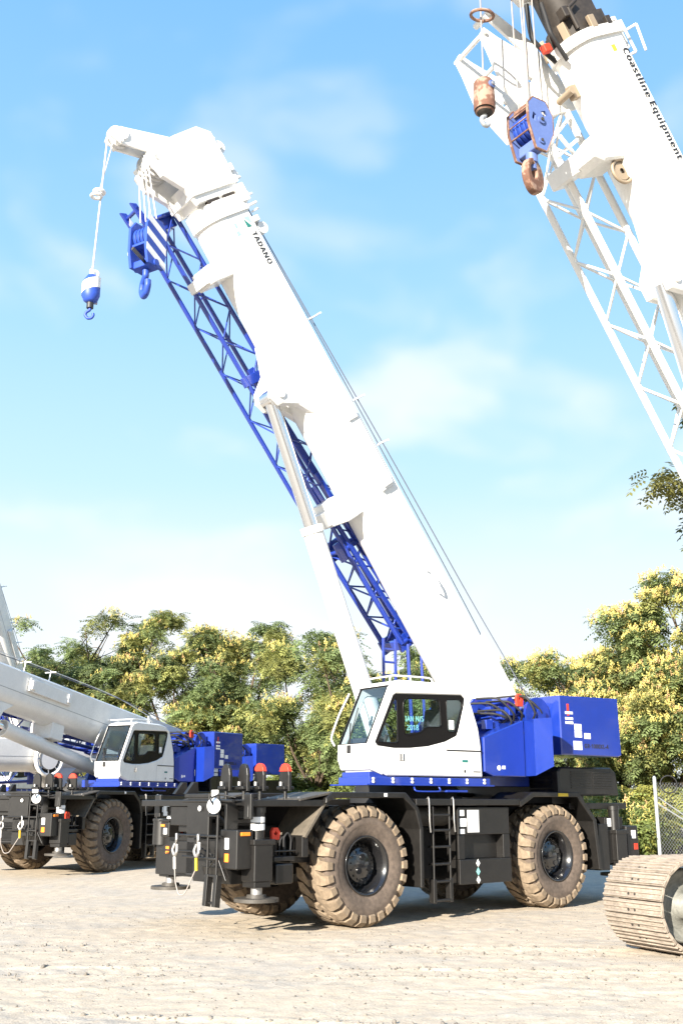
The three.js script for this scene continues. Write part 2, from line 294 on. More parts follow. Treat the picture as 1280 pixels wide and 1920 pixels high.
    // step hung below the bumper, with two long rails
    if (s > 0) {
      const st = grp('front_step', C);
      for (const w of [.90, 1.14]) mesh('rail', [rod(V(5.03, .84, w), V(5.03, 2.04, w), .02, 8), prism([[4.97, .86], [5.07, .88], [5.10, .44], [5.0, .42]], w - .012, w + .07, .004)], M.black, st);
      for (const v of [.48, .86, 1.1, 1.42, 1.72]) mesh('rung', box(5.0, 5.06, v - .02, v + .02, .91, 1.14), M.black, st);
      mesh('brace', rod(V(4.97, .80, 1.3), V(5.0, 1.12, 1.12), .014, 6), M.black, st);
      mesh('brace', rod(V(5.02, .92, .86), V(5.02, 1.12, 1.12), .012, 6), M.black, st);
    }
    const mu = s > 0 ? 4.78 : 4.42, mw = s * 1.56;
    mesh('mirror_post', [rod(V(mu - .08, 1.92, mw - s * .06), V(mu, 2.02, mw), .016, 6), rod(V(mu, 2.02, mw), V(mu + .02, s > 0 ? 1.7 : 1.2, mw + s * .02), .014, 6)], M.black, C);
    mesh('side_mirror', box(mu - .04, mu + .02, 1.66, 2.04, ...q(1.46, 1.64), .03), M.black, C);
    // guards and work lamps standing on the deck
    if (s > 0) for (const [u, w, red] of [[4.6, .72, 0], [4.2, 1.06, 1], [3.85, 1.25, 1], [4.45, .98, 0]]) {
      const pst = [rod(V(u, 1.93, s * w), V(u, 2.2, s * w), .03, 8), box(u - .10, u + .10, 2.10, 2.15, ...q(w - .1, w + .1))];
      const gd = [[-.12, 2.08], [-.12, 2.32], [-.10, 2.42], [-.06, 2.475], [0, 2.495], [.06, 2.475], [.10, 2.42], [.12, 2.32], [.12, 2.08]];
      const m2 = new THREE.Matrix4().makeTranslation(u, 0, -s * w).multiply(new THREE.Matrix4().makeRotationY(Math.PI / 2));
      const gg = prism(gd, -.03, .03, .006); gg.applyMatrix4(m2);
      const wl = mesh('deck_post', [...pst, gg], M.black, C);
      if (red) { const rr = prism([[-.115, 2.38], [.115, 2.38], [.095, 2.44], [.055, 2.485], [0, 2.503], [-.055, 2.485], [-.095, 2.44]].map(p => [p[0] * 1.06, p[1]]), -.036, .036, .006); rr.applyMatrix4(m2); mesh('red_cap', rr, M.red, wl); }
      mesh('post_fitting', [vcyl(u + .09, s * w, 2.16, 2.22, .03, 8)], M.steel, wl);
    }
    mesh('lifting_eye', [prism([[-.07, 0], [.07, 0], [.08, .12], [.04, .18], [-.04, .18], [-.08, .12]].map(p => [4.12 + p[0], 1.36 + p[1]]), ...q(1.32, 1.38), .006, [[[4.09, 1.45], [4.12, 1.49], [4.15, 1.45], [4.12, 1.42]]])], M.red, C);
    mesh('hose', [pipe([V(3.98, 1.12, s * 1.4), V(4.0, 1.38, s * 1.42), V(3.92, 1.46, s * 1.42), V(3.86, 1.36, s * 1.42), V(3.86, 1.12, s * 1.4)], .016), pipe([V(4.04, 1.12, s * 1.36), V(4.04, 1.34, s * 1.38), V(3.96, 1.40, s * 1.38), V(3.92, 1.12, s * 1.36)], .014)], M.blackMatte, C);
    mesh('valve_rack', [box(3.84, 4.24, 1.05, 1.12, ...q(1.28, 1.50)), box(3.86, 4.2, .72, 1.02, ...q(1.25, 1.50), .03), rod(V(3.84, 1.2, s * 1.5), V(4.24, 1.2, s * 1.5), .014, 6)], M.black, C);
  }
  mesh('front_panel', [box(4.90, 4.98, 1.40, 2.0, .22, .80), box(4.86, 5.0, 1.98, 2.04, .16, .84), prism([[4.75, 2.02], [5.0, 2.04], [4.86, 2.22], [4.78, 2.22]], .12, .2), prism([[4.75, 2.02], [5.0, 2.04], [4.86, 2.22], [4.78, 2.22]], -.2, -.12)], M.black, C);
  mesh('front_frame', [rod(V(5.0, 1.42, -.0), V(5.0, 1.42, 1.2), .02, 8), rod(V(4.98, 1.93, .1), V(4.98, 1.93, 1.45), .025, 8), rod(V(4.55, 1.93, -1.5), V(4.55, 1.93, .1), .022, 8), rod(V(4.95, 1.1, .1), V(4.95, 1.1, .9), .018, 8), rod(V(4.55, 1.15, -1.2), V(4.55, 1.15, .2), .016, 8), box(4.8, 4.9, 1.38, 1.95, .1, .18), box(4.4, 4.6, 1.45, 1.62, -.6, .0), box(4.7, 4.92, 1.4, 1.9, .60, .68), box(4.7, 4.92, 1.5, 1.95, 1.14, 1.2), box(4.3, 4.8, 1.6, 1.66, .7, 1.2), box(4.4, 4.6, 1.66, 1.8, .75, .95)], M.black, C);
  mesh('canister', [vcyl(4.32, -1.52, 1.22, 1.62, .17, 24), vcyl(4.32, -1.52, 1.60, 1.64, .18, 24)], M.black, C);
  if (!far) for (const [a, b, c, d, e, f, g] of [[4.86, 1.30, .30, 4.9, 1.12, .55, .9], [4.87, 1.22, .35, 4.92, 1.0, .6, .95], [4.72, 1.75, .7, 4.86, 1.6, .9, 1.15], [4.6, 1.8, .75, 4.85, 1.5, 1.0, 1.2], [4.45, 1.55, -.3, 4.58, 1.3, -.1, .15], [4.42, 1.7, -.8, 4.5, 1.5, -.5, -.2]]) mesh('hydraulic_line', pipe([V(a, b, c), V((a + d) / 2 + .05, (b + e) / 2 + .03, f), V(d, e, g)], .014, 14, 6), M.blackMatte, C);
  if (!far) {
    const rm = mesh('round_mirror', [(() => { const g = fin(new THREE.SphereGeometry(.26, 24, 8, 0, Math.PI * 2, 0, .46)); g.rotateZ(-Math.PI / 2); g.translate(-.21, 0, 0); g.rotateY(.5); g.translate(5.10, 1.86, -1.14); return g; })()], std(rgb(.86, .87, .88), .12, { metalness: .55 }), C);
    mesh('mirror_arm', [pipe([V(5.12, 1.86, 1.16), V(5.20, 1.96, 1.18), V(5.08, 2.02, 1.24), V(4.9, 1.98, 1.4)], .014)], M.black, rm);
    for (const [w, m2] of [[.10, M.rope], [.70, M.yellow]]) {
      const hk = mesh('tow_hook', [pipe([V(5.05, 1.40, w), V(5.09, 1.44, w + .02), V(5.10, 1.36, w + .04), V(5.08, 1.30, w)], .022, 14, 8), pipe([V(5.08, 1.30, w - .02), V(5.10, 1.20, w - .06), V(5.10, 1.12, w), V(5.10, 1.18, w + .06), V(5.08, 1.28, w + .03)], .026, 16, 8)], M.steel, C);
      mesh('sling_sleeve', rod(V(5.10, 1.10, w), V(5.09, .92, w + .0), .024, 8), m2, hk);
    }
    mesh('sling_rope', pipe([V(5.09, .94, .10), V(5.09, .74, .13), V(5.09, .56, .24), V(5.09, .58, .40), V(5.09, .78, .56), V(5.09, .95, .69)], .010), M.oldRope, C);
    mesh('number_plate', box(5.005, 5.012, 2.0, 2.09, .92, 1.10, .001), M.sticker, C);
    mesh('reflector', box(5.10, 5.11, 1.22, 1.33, .74, .80, .004), M.sticker, C);
    mesh('round_reflector', rod(V(5.01, 1.82, .62), V(5.02, 1.82, .62), .04, 14), M.sticker, C);
  }
  // rear: engine hood, tail boxes
  const hood = mesh('engine_hood', [prism([[-2.72, 2.02], [-2.72, 2.50], [-2.80, 2.58], [-4.45, 2.60], [-4.62, 2.50], [-4.68, 2.05]], -1.2, 1.46, .03)], M.black, C);
  for (let i = 0; i < 5; i++) mesh('louver', prism([[-2.715, 2.12 + i * .075], [-2.69, 2.11 + i * .075], [-2.715, 2.16 + i * .075]], .75, 1.32, .002), M.black, hood);
  for (let i = 0; i < 7; i++) for (let k = 0; k < 2; k++) mesh('louver', box(-4.45 + k * .72, -3.82 + k * .72, 2.18 + i * .05, 2.20 + i * .05, 1.455, 1.475, .004), M.black, hood);
  mesh('rear_deck', [box(-5.0, -3.1, 1.78, 1.9, -1.4, 1.4), box(-3.7, -2.7, 1.88, 2.04, -.9, 1.3)], M.black, C);
  mesh('tail_box', [box(-4.1, -3.78, .62, 1.5, 1.1, 1.55), box(-5.2, -4.8, .70, 1.45, .7, 1.5, .03), box(-4.75, -4.15, 1.38, 1.62, .9, 1.45)], M.black, C);
  mesh('tail_box', [box(-5.2, -4.8, .70, 1.45, -1.5, -.7, .03)], M.black, C);
  if (!far) { mesh('tail_sticker', box(-4.40, -4.22, 1.44, 1.60, 1.451, 1.456, .001), M.sticker, C); mesh('tail_sticker', box(-5.1, -4.95, 1.2, 1.36, 1.501, 1.506, .001), M.sticker, C); mesh('tail_reflector', box(-5.15, -5.02, .98, 1.1, 1.501, 1.51, .004), M.red, C); }
  // --- superstructure
  mesh('turntable', [vcyl(0, 0, 1.86, 2.20, .95, 40), vcyl(0, 0, 1.9, 2.02, 1.05, 40)], M.blackMatte, C, S);
  mesh('turret_frame', [box(-2.7, .3, 2.21, 2.42, -1.2, .56), prism([[.9, 2.40], [.75, 2.75], [-.35, 2.95], [-1.25, 3.86], [-2.62, 3.9], [-2.75, 2.40]], .52, .60), prism([[.9, 2.40], [.75, 2.75], [-.35, 2.95], [-1.25, 3.86], [-2.62, 3.9], [-2.75, 2.40]], -.60, -.52), box(-2.72, -2.60, 2.4, 3.3, -.55, .55), disc(-2.2, 3.39, -.68, .68, .13), box(-1.6, -.3, 2.4, 2.9, -1.2, -.65)], M.blue, C, S);
  const plat = mesh('cab_platform', [box(-.72, 2.02, 2.205, 2.325, .64, 1.53), box(1.1, 1.96, 2.32, 2.41, .66, 1.44), box(-.80, 2.10, 2.185, 2.21, .50, 1.56)], M.blue, C, S);
  for (let i = 0; i < 7; i++) { const u = 1.95 - i * .42; mesh('bolt_pair', [disc(u, 2.295, 1.53, 1.55, .022, 8), disc(u, 2.245, 1.53, 1.55, .022, 8)], M.sticker, plat, S); }
  mesh('step_bar', pipe([V(1.05, 2.2, 1.5), V(1.05, 2.10, 1.56), V(.78, 2.09, 1.57), V(.5, 2.10, 1.56), V(.5, 2.2, 1.5)], .016), M.blue, plat, S);
  mesh('access_step', box(-.2, .3, 2.08, 2.12, 1.3, 1.5), M.blue, plat, S);
  // cab
  const cab = grp('cab', C);
  const side = [[-.57, 2.35], [1.62, 2.35], [1.74, 2.40], [1.98, 2.47], [2.03, 2.62], [2.02, 2.86], [1.56, 3.84], [1.46, 3.93], [1.30, 3.97], [.20, 3.965], [-.08, 3.92], [-.26, 3.80], [-.36, 3.60], [-.50, 3.22], [-.55, 2.9]];
  const band = [[1.80, 2.84], [1.855, 2.90], [1.46, 3.70], [1.40, 3.735], [-.12, 3.79], [-.185, 3.74], [-.17, 3.62], [-.02, 3.16], [.03, 3.06], [.30, 2.95], [.70, 2.86], [1.10, 2.82], [1.45, 2.81]];
  const tri = [[1.76, 2.90], [1.79, 2.94], [1.45, 3.63], [1.41, 3.64], [1.38, 3.61], [1.38, 2.93], [1.41, 2.90]];
  const dw = [[1.215, 3.65], [.47, 3.68], [.41, 3.62], [.385, 3.24], [.42, 3.20], [.74, 3.185], [.86, 3.10], [1.215, 3.06]];
  const qw = [[.245, 3.68], [-.07, 3.70], [-.12, 3.66], [-.11, 3.56], [.05, 3.16], [.09, 3.13], [.22, 3.13], [.245, 3.17]];
  for (const [s, nm] of [[1, 'near'], [-1, 'far']]) {
    const w1 = s > 0 ? 1.50 : .62, w0 = s > 0 ? 1.43 : .69, d = Math.sign(w1 - w0);
    const wl = mesh('cab_side', prism(side, w0, w1, .022, [band]), M.white, cab, S);
    if (s > 0) {
      mesh('window_band', prism(band, w1 - d * .035, w1 - d * .012, .003, [tri, dw, qw]), M.gloss, cab, S);
      for (const [pn, pts] of [['quarter_pane', tri], ['door_pane', dw], ['rear_pane', qw]]) mesh(pn, prism(pts, w1 - d * .030, w1 - d * .024, 0), M.glass, cab, S);
    } else mesh('side_pane', prism(band, w1 - d * .030, w1 - d * .024, 0), M.glass, cab, S);
    if (s > 0) {
      mesh('door_handle', [box(1.25, 1.36, 2.60, 2.72, 1.495, 1.515, .01), box(1.28, 1.30, 2.60, 2.72, 1.51, 1.53, .008)], M.steel, cab, S);
      mesh('side_slot', box(-.56, .28, 2.79, 2.815, 1.488, 1.508, .004), M.blackMatte, cab, S);
      mesh('cab_sticker', [box(-.22, -.08, 2.60, 2.645, 1.5, 1.504, .001)], M.teal, cab, S);
      mesh('cab_sticker', [box(-.52, -.34, 2.43, 2.45, 1.5, 1.504, .001), box(-.16, -.12, 2.42, 2.47, 1.5, 1.504, .001)], M.ink, cab, S);
      mesh('window_frame', [...[tri, dw, qw].map(p => pipe(p.map(a => V(a[0], a[1], 1.493)), .010, p.length * 5, 5, true))], M.gloss, cab, S);
      for (const u of [1.30, .31]) mesh('door_seam', box(u - .004, u + .004, 2.38, 2.80, 1.497, 1.5015, .001), M.inside, cab, S);
      if (!far) {
        mesh('paper_notice', box(.08, .20, 3.17, 3.33, 1.482, 1.486, .001), M.sticker, cab, S);
        if (o.main) { const xd = new THREE.Vector3(-1, 0.03, 0).normalize(), yd = new THREE.Vector3(.03, 1, 0).normalize(); mesh('window_writing', [textOn('IAN N/S', .09, .003, V(1.20, 3.27, 1.482), xd, yd, fontR, .95), textOn('2018', .09, .003, V(1.17, 3.12, 1.482), xd, yd, fontR, 1)], M.chalk, cab, S); }
      }
    }
  }
  mesh('cab_roof', [prism([[1.55, 3.86], [1.45, 3.945], [1.28, 3.985], [.2, 3.985], [-.10, 3.935], [-.27, 3.80], [-.22, 3.78], [-.06, 3.88], [.2, 3.93], [1.28, 3.93], [1.50, 3.85]], .66, 1.46, .03)], M.white, cab, S);
  mesh('cab_back', [prism([[-.56, 2.36], [-.54, 2.9], [-.49, 3.22], [-.35, 3.60], [-.25, 3.82], [-.21, 3.80], [-.31, 3.58], [-.45, 3.2], [-.5, 2.9], [-.52, 2.36]], .66, 1.46, .004)], M.white, cab, S);
  mesh('cab_front', [prism([[1.70, 2.36], [1.97, 2.45], [2.045, 2.62], [2.035, 2.87], [1.99, 2.87], [2.0, 2.62], [1.93, 2.49], [1.7, 2.40]], .64, 1.48, .012)], M.white, cab, S);
  mesh('windscreen', prism([[2.020, 2.875], [1.535, 3.87], [1.528, 3.866], [2.013, 2.871]], .685, 1.435, 0), M.glassDark, cab, S);
  mesh('windscreen_frame', [bar(V(2.02, 2.87, .675), V(1.535, 3.87, .675), .035, .03), bar(V(2.02, 2.87, 1.44), V(1.535, 3.87, 1.44), .03, .03), bar(V(2.022, 2.875, .68), V(2.022, 2.875, 1.44), .02, .02), bar(V(1.535, 3.865, .68), V(1.535, 3.865, 1.44), .03, .03)], M.gloss, cab, S);
  mesh('wiper', [bar(V(2.05, 2.80, 1.0), V(1.86, 3.25, .78), .016, .02), bar(V(2.03, 2.86, .93), V(1.72, 3.52, .82), .012, .016), box(2.02, 2.06, 2.72, 2.86, .93, 1.03)], M.blackMatte, cab, S);
  mesh('cab_floor', [box(-.45, 1.92, 2.36, 2.44, .7, 1.42), box(-.45, -.2, 2.4, 3.0, .7, 1.42)], M.inside, cab, S);
  mesh('seat', [box(.25, .78, 2.72, 2.86, .80, 1.32, .05), (() => { const g = box(-.07, .07, -.36, .36, .82, 1.30, .05); g.rotateZ(.16); g.translate(.2, 3.2, 0); return g; })(), box(.05, .18, 3.52, 3.72, .95, 1.17, .04), box(.3, .7, 2.44, 2.72, .9, 1.2)], M.seat, cab, S);
  mesh('console', [box(.5, 1.0, 2.6, 3.0, 1.33, 1.42, .03), box(1.55, 1.9, 2.5, 2.98, .75, 1.35, .04), rod(V(1.5, 2.5, 1.06), V(1.28, 3.05, 1.06), .035, 8), (() => { const g = fin(new THREE.TorusGeometry(.19, .018, 8, 28)); g.rotateY(Math.PI / 2); g.rotateZ(-.4); g.translate(1.27, 3.07, -1.06); return g; })()], M.seat, cab, S);
  mesh('roof_rail', [pipe([V(1.46, 3.95, 1.40), V(1.44, 4.045, 1.40), V(1.2, 4.06, 1.40), V(.55, 4.06, 1.40), V(.48, 3.96, 1.40)], .017), rod(V(1.0, 3.97, 1.40), V(1.0, 4.06, 1.40), .014, 6), rod(V(1.44, 4.045, 1.40), V(1.44, 4.045, .72), .015, 6)], M.white, cab, S);
  mesh('grab_handle', pipe([V(2.05, 2.86, .57), V(2.1, 3.0, .54), V(1.95, 3.38, .55), V(1.74, 3.78, .58)], .018), M.white, cab, S);
  mesh('pillar_trim', bar(V(1.965, 2.94, 1.47), V(1.545, 3.80, 1.47), .012, .012), M.ink, cab, S);
  // tool box, winches, counterweight
  const tb = mesh('tool_box', [prism([[-.62, 2.45], [-.62, 3.06], [-1.62, 3.40], [-1.66, 3.40], [-1.66, 2.37], [-.86, 2.37]], .75, 1.50, .015)], M.blue, C, S);
  mesh('angled_panel', (() => { const g = fin(new THREE.ExtrudeGeometry(new THREE.Shape([[0, 2.38], [.36, 2.55], [.36, 3.43], [0, 3.40]].map(p => new THREE.Vector2(...p))), { depth: .5, bevelEnabled: false })); g.rotateY(Math.PI - .42); g.translate(-1.665, 0, -1.495); return g; })(), M.blue, tb, S);
  mesh('panel_sticker', [disc(-.98, 2.52, 1.50, 1.505, .045, 16), box(-1.14, -1.06, 2.50, 2.56, 1.5, 1.504, .001)], M.sticker, tb, S);
  if (!far) for (const v of [2.5, 2.75, 2.9, 3.02]) mesh('panel_sticker', box(-2.10, -2.02, v, v + .07, 1.28, 1.32, .001), M.sticker, tb, S);
  mesh('winch', [disc(-2.3, 3.56, .66, 1.22, .20, 30), disc(-2.3, 3.56, .62, .68, .33, 30), disc(-2.3, 3.56, 1.2, 1.26, .33, 30), box(-2.5, -2.05, 2.42, 3.3, .62, .9), disc(-2.3, 3.56, 1.26, 1.36, .12, 16)], M.blue, C, S);
  mesh('winch', [disc(-2.95, 3.45, -.55, .55, .24, 30), disc(-2.95, 3.45, -.62, -.55, .40, 30), disc(-2.95, 3.45, .55, .62, .40, 30), disc(-2.95, 3.45, .62, .78, .14, 16)], M.blue, C, S);
  mesh('valve_block', [box(-1.62, -1.3, 3.05, 3.5, .62, 1.0, .03), box(-1.9, -1.64, 3.2, 3.7, .62, .95, .04), vcyl(-1.45, .85, 3.4, 3.72, .10, 16), disc(-1.55, 3.62, .6, 1.0, .08), disc(-1.78, 3.78, .6, 1.05, .10)], M.blue, C, S);
  mesh('hydraulic_hose', [[-1.1, 3.75, -1.75, 3.3], [-1.25, 3.85, -1.9, 3.25], [-1.5, 3.8, -2.05, 3.3], [-1.0, 3.55, -1.6, 3.35], [-1.9, 3.85, -2.5, 3.3], [-1.8, 3.9, -2.2, 3.2], [-1.15, 3.6, -1.5, 3.1]].map(([a, b, c, d], i) => pipe([V(a, b, .66), V(lerp(a, c, .3), b - .02, 1.0 + i * .06), V(lerp(a, c, .7), lerp(b, d, .5), 1.15 + i * .05), V(c, d, .95)], .022)), M.blackMatte, C, S);
  { const r = rng(61); for (let i = 0; i < 16; i++) { const u = -1.05 - r() * 1.2, v = 3.25 + r() * .5, w = .66 + r() * .5, k = .04 + r() * .06; mesh('hydraulic_fitting', i % 2 ? disc(u, v, w - .08, w + .08, k, 12) : box(u - k, u + k, v - k, v + k, w - .07, w + .07, .01), M.blue, C, S); } }
  mesh('return_pipe', pipe([V(-2.55, 2.5, 1.0), V(-2.55, 3.0, 1.05), V(-2.62, 3.12, 1.05), V(-2.9, 3.14, 1.0)], .06, 20, 10), M.deck, C, S);
  mesh('lifting_eye', prism([[-1.98, 3.70], [-1.82, 3.70], [-1.80, 3.86], [-1.85, 3.94], [-1.95, 3.94], [-2.0, 3.86]], 1.14, 1.19, .006, [[[-1.93, 3.84], [-1.90, 3.88], [-1.87, 3.84], [-1.90, 3.80]]]), M.red, C, S);
  const cw = mesh('counterweight', [prism([[-2.66, 2.80], [-2.66, 3.93], [-4.38, 3.955], [-4.40, 2.82], [-4.3, 2.79]], .95, 1.50, .02), prism([[-3.2, 2.80], [-3.2, 3.93], [-4.38, 3.955], [-4.40, 2.82]], -.97, .93, .02), prism([[-2.66, 2.80], [-2.66, 3.93], [-4.38, 3.955], [-4.40, 2.82]], -1.50, -.99, .02)], M.blue, C, S);
  const xdn = new THREE.Vector3(-1, 0, 0);
  if (!far) {
    for (const [u, v, a, b] of [[-3.05, 3.28, .2, .12], [-3.05, 3.14, .2, .13], [-3.0, 2.90, .24, .17], [-3.32, 3.12, .18, .11]]) mesh('white_sticker', box(u - a, u, v, v + b, 1.5, 1.504, .001), M.sticker, cw, S);
    mesh('red_sticker', box(-2.92, -2.86, 3.55, 3.78, 1.5, 1.503, .001), M.red, cw, S);
    for (const v of [3.58, 3.47, 3.39]) mesh('white_sticker', box(-3.02, -2.80, v, v + .05, 1.503, 1.506, .001), M.sticker, cw, S);
    mesh('model_lettering', textOn('GR-1000XL-4', .085, .004, V(-3.30, 2.94, 1.5), xdn, UP, font, 1.02), M.ink, cw, S);
  }
  // --- boom (frame: a along the boom, h across it, w sideways)
  const L = 11.6, tp = x => 1 - .011 * x;
  const boom = mesh('boom', [boomShell(-.55, L, .95, 1.16, .95 * tp(L), 1.16 * tp(L)), prism([[-.9, -.30], [-.9, .35], [-.5, .60], [1.8, .61], [1.2, -.5], [-.3, -.55]], -.50, -.44), prism([[-.9, -.30], [-.9, .35], [-.5, .60], [1.8, .61], [1.2, -.5], [-.3, -.55]], .46, .52)], M.white, C, B);
  const pB = (n, g, m = M.white, p = boom) => mesh(n, g, m, p, B);
  pB('boom_collar', [boomShell(L - .34, L - .02, .90, 1.10, .89, 1.09), ...[.40, -.40].map(w => box(L - .2, L + .15, .42, .62, w - .08, w + .08))]);
  pB('inner_boom', boomShell(L, L + .5, .72, .88, .71, .87));
  pB('wear_pad', [box(L - .02, L + .06, -.3, .0, .30, .40), box(L - .02, L + .06, .1, .4, .30, .40)], M.grime);
  pB('boom_head', [prism([[L + .05, -.50], [L + .05, .52], [L + .55, .60], [L + 1.25, .60], [L + 1.42, .34], [L + 1.38, -.25], [L + 1.30, -.72], [L + 1.05, -.98], [L + .75, -.92], [L + .40, -.62]], .26, .40, .02), prism([[L + .05, -.50], [L + .05, .52], [L + .55, .60], [L + 1.25, .60], [L + 1.42, .34], [L + 1.38, -.25], [L + 1.30, -.72], [L + 1.05, -.98], [L + .75, -.92], [L + .40, -.62]], -.40, -.26, .02), prism([[L + .05, -.45], [L + .05, .5], [L + .5, .56], [L + 1.1, .56], [L + 1.2, .2], [L + .6, -.2], [L + .5, -.5]], -.3, .3, .02), box(L + 1.0, L + 1.2, -.9, -.8, -.4, .4), box(L + .2, L + .34, -.56, .6, -.44, .44)]);
  const hs = pB('head_sheave', sheave(L + 1.07, -.64, .19, .30)); for (const w of [.06, -.06, -.19]) pB('head_sheave', sheave(L + 1.07, -.64, w, .30));
  for (const w of [-.12, .12]) pB('top_sheave', sheave(L + 1.05, .48, w, .2));
  pB('auxiliary_arm', [prism([[L + 1.30, -.30], [L + 1.42, -.10], [L + 1.85, -.98], [L + 1.90, -1.2], [L + 1.78, -1.34], [L + 1.58, -1.22], [L + 1.2, -.60]], .10, .15, .01), prism([[L + 1.30, -.30], [L + 1.42, -.10], [L + 1.85, -.98], [L + 1.90, -1.2], [L + 1.78, -1.34], [L + 1.58, -1.22], [L + 1.2, -.60]], -.15, -.10, .01), rod(V(L + 1.5, -.7, -.14), V(L + 1.5, -.7, .14), .04), rod(V(L + 1.62, -1.2, -.2), V(L + 1.62, -1.2, .2), .03)]);
  pB('auxiliary_sheave', sheave(L + 1.75, -1.11, 0, .21, .08));
  pB('head_fitting', [rod(V(L + .3, .6, .3), V(L + .3, .78, .3), .03), box(L + .05, L + .18, .6, .74, -.3, .1), box(L + .45, L + .6, .58, .72, .15, .35), rod(V(L - .1, .6, .36), V(L - .1, .74, .44), .02), box(L - .25, L - .12, .56, .66, -.1, .3), rod(V(L + .8, .6, 0), V(L + .8, .76, .1), .03), rod(V(L - .4, .62, .3), V(L - .4, .72, .42), .02), box(L + .7, L + .85, .58, .70, -.35, -.1), rod(V(L + 1.1, .58, .2), V(L + 1.16, .72, .25), .02), box(L + 1.05, L + 1.25, .56, .68, -.1, .12, .03), disc(L + .45, .66, -.1, .1, .1), disc(L - .05, .62, .2, .42, .07), box(L - .62, L - .5, .5, .64, .2, .42, .02), rod(V(L - .3, .5, .44), V(L - .3, .66, .52), .025), box(L + .9, L + 1.0, .56, .7, .2, .38, .02)]);
  { const r = rng(71); for (let i = 0; i < 11; i++) { const a = L - .75 + i * .19, w = (r() - .3) * .6, k = .05 + .05 * r(), t = .10 + .12 * r(); pB('head_bracket', i % 3 ? box(a - k, a + k, .52, .58 + t, w - k, w + k, .02) : disc(a, .58 + t * .5, w - .06, w + .06, .05 + t * .4, 16)); } }
  pB('arm_boss', disc(L + 1.75, -1.11, -.19, .19, .12));
  pB('lift_bracket', [prism([[7.25, -.40], [8.9, -.40], [8.35, -.62], [8.1, -.98], [7.92, -1.06], [7.72, -.98], [7.55, -.62]], .16, .34, .02), prism([[7.25, -.40], [8.9, -.40], [8.35, -.62], [8.1, -.98], [7.92, -1.06], [7.72, -.98], [7.55, -.62]], -.34, -.16, .02), disc(7.9, -.9, -.38, .38, .09)]);
  pB('jib_holder', [box(10.25, 10.6, -.92, -.42, -.35, .25, .03), box(10.3, 10.5, -1.0, -.85, -.5, .1)]);
  pB('jib_holder', [box(5.15, 5.65, -.88, -.45, -.55, .30, .03), box(5.2, 5.5, -1.05, -.8, -.75, -.2, .02)]);
  pB('rope_guide', [rod(V(8.9, .52, .3), V(8.9, .86, .3), .018, 6), rod(V(8.9, .8, .12), V(8.9, .8, .5), .018, 6)]); pB('rope_guide', [rod(V(7.1, .54, .3), V(7.1, .84, .3), .018, 6), rod(V(7.1, .8, .12), V(7.1, .8, .5), .018, 6)]); pB('rope_guide', [rod(V(6.1, .54, .3), V(6.1, .84, .3), .018, 6), rod(V(6.1, .8, .12), V(6.1, .8, .5), .018, 6)]);
  pB('boom_cover', [box(5.3, 7.0, .05, .40, .46, .52, .02), box(5.35, 5.5, .10, .35, .5, .56, .02), box(6.8, 6.95, .1, .35, .5, .56, .02)]);
  pB('side_loop', pipe([V(3.0, .1, .46), V(3.0, .1, .56), V(3.25, .1, .6), V(3.5, .1, .56), V(3.5, .1, .46)], .02));
  if (!far) {
    const xr = new THREE.Vector3(-1, 0, 0);
    pB('boom_lettering', textOn('TADANO', .115, .004, V(10.82, .27, .424), xr, UP, font, 1.05), M.ink);
    pB('boom_emblem', prism([[10.93, .25], [11.11, .25], [10.93, .36]], .42, .424, 0), M.teal); pB('boom_emblem', prism([[11.13, .27], [11.13, .40], [10.96, .40]], .42, .424, 0), M.tealLight);
    pB('boom_marker', box(11.0, 11.08, -.02, .04, .42, .424, .001), M.tealLight); pB('boom_marker', box(10.85, 10.93, -.06, .02, .42, .425, .001), M.tealLight);
  }
  for (const s of [1, -1]) pB('boom_seam', bar(V(1.9, -.06, s * (.475 * tp(1.9) + .002)), V(L - .4, -.05, s * (.475 * tp(L - .4) + .002)), .012, .008), M.inside);
  // lift cylinder in the slewed frame
  const ct = V(7.9, -.9, 0).applyMatrix4(new THREE.Matrix4().makeTranslation(-2.2, 3.39, 0).multiply(new THREE.Matrix4().makeRotationZ(o.elev))), cb0 = V(.42, 2.52, 0);
  const cd = ct.clone().sub(cb0).normalize(), len = ct.distanceTo(cb0), bl = Math.min(4.75, len - .5);
  const bEnd = cb0.clone().addScaledVector(cd, bl);
  const cyl = mesh('lift_cylinder', [rod(cb0, bEnd, .195, 28), rod(bEnd.clone().addScaledVector(cd, -.14), bEnd, .22, 28), disc(cb0.x, cb0.y, -.3, .3, .2), pipe([cb0.clone().addScaledVector(cd, .5).add(V(.2, 0, .12)), bEnd.clone().addScaledVector(cd, -.3).add(V(.2, 0, .12)), bEnd.clone().addScaledVector(cd, -.15).add(V(.05, 0, .1))], .022)], M.white, C, S);
  mesh('cylinder_rod', [rod(bEnd, ct, .135, 28), disc(ct.x, ct.y, -.15, .15, .17)], M.chrome, cyl, S);
  // lattice jib stowed on the far side
  const J = grp('lattice_jib', C);
  lattice(J, B, M.blue, { a0: 4.6, a1: 11.9, h0: -.36, h1: -.66, w: -.82, s0: .30, s1: .27, cr: .046, lr: .016, bays: 7 });
  lattice(J, B, M.blue, { a0: 2.35, a1: 4.6, h0: -.25, h1: -.36, w: -.82, s0: .28, s1: .30, cr: .055, lr: .02, bays: 3 });
  const pJ = (n, g, m = M.blue) => mesh(n, g, m, J, B);
  pJ('jib_foot', [box(2.2, 2.5, -.62, .06, -1.15, -1.08), box(2.2, 2.5, -.62, .06, -.60, -.53), box(2.25, 2.45, -.6, -.5, -1.1, -.55), rod(V(2.3, -.30, -1.2), V(2.3, -.3, -.45), .06)]);
  pJ('jib_beam', [bar(V(2.3, -.05, -.50), V(6.2, -.42, -.50), .10, .08), bar(V(2.4, -.34, -.48), V(6.0, -.66, -.48), .09, .06)]);
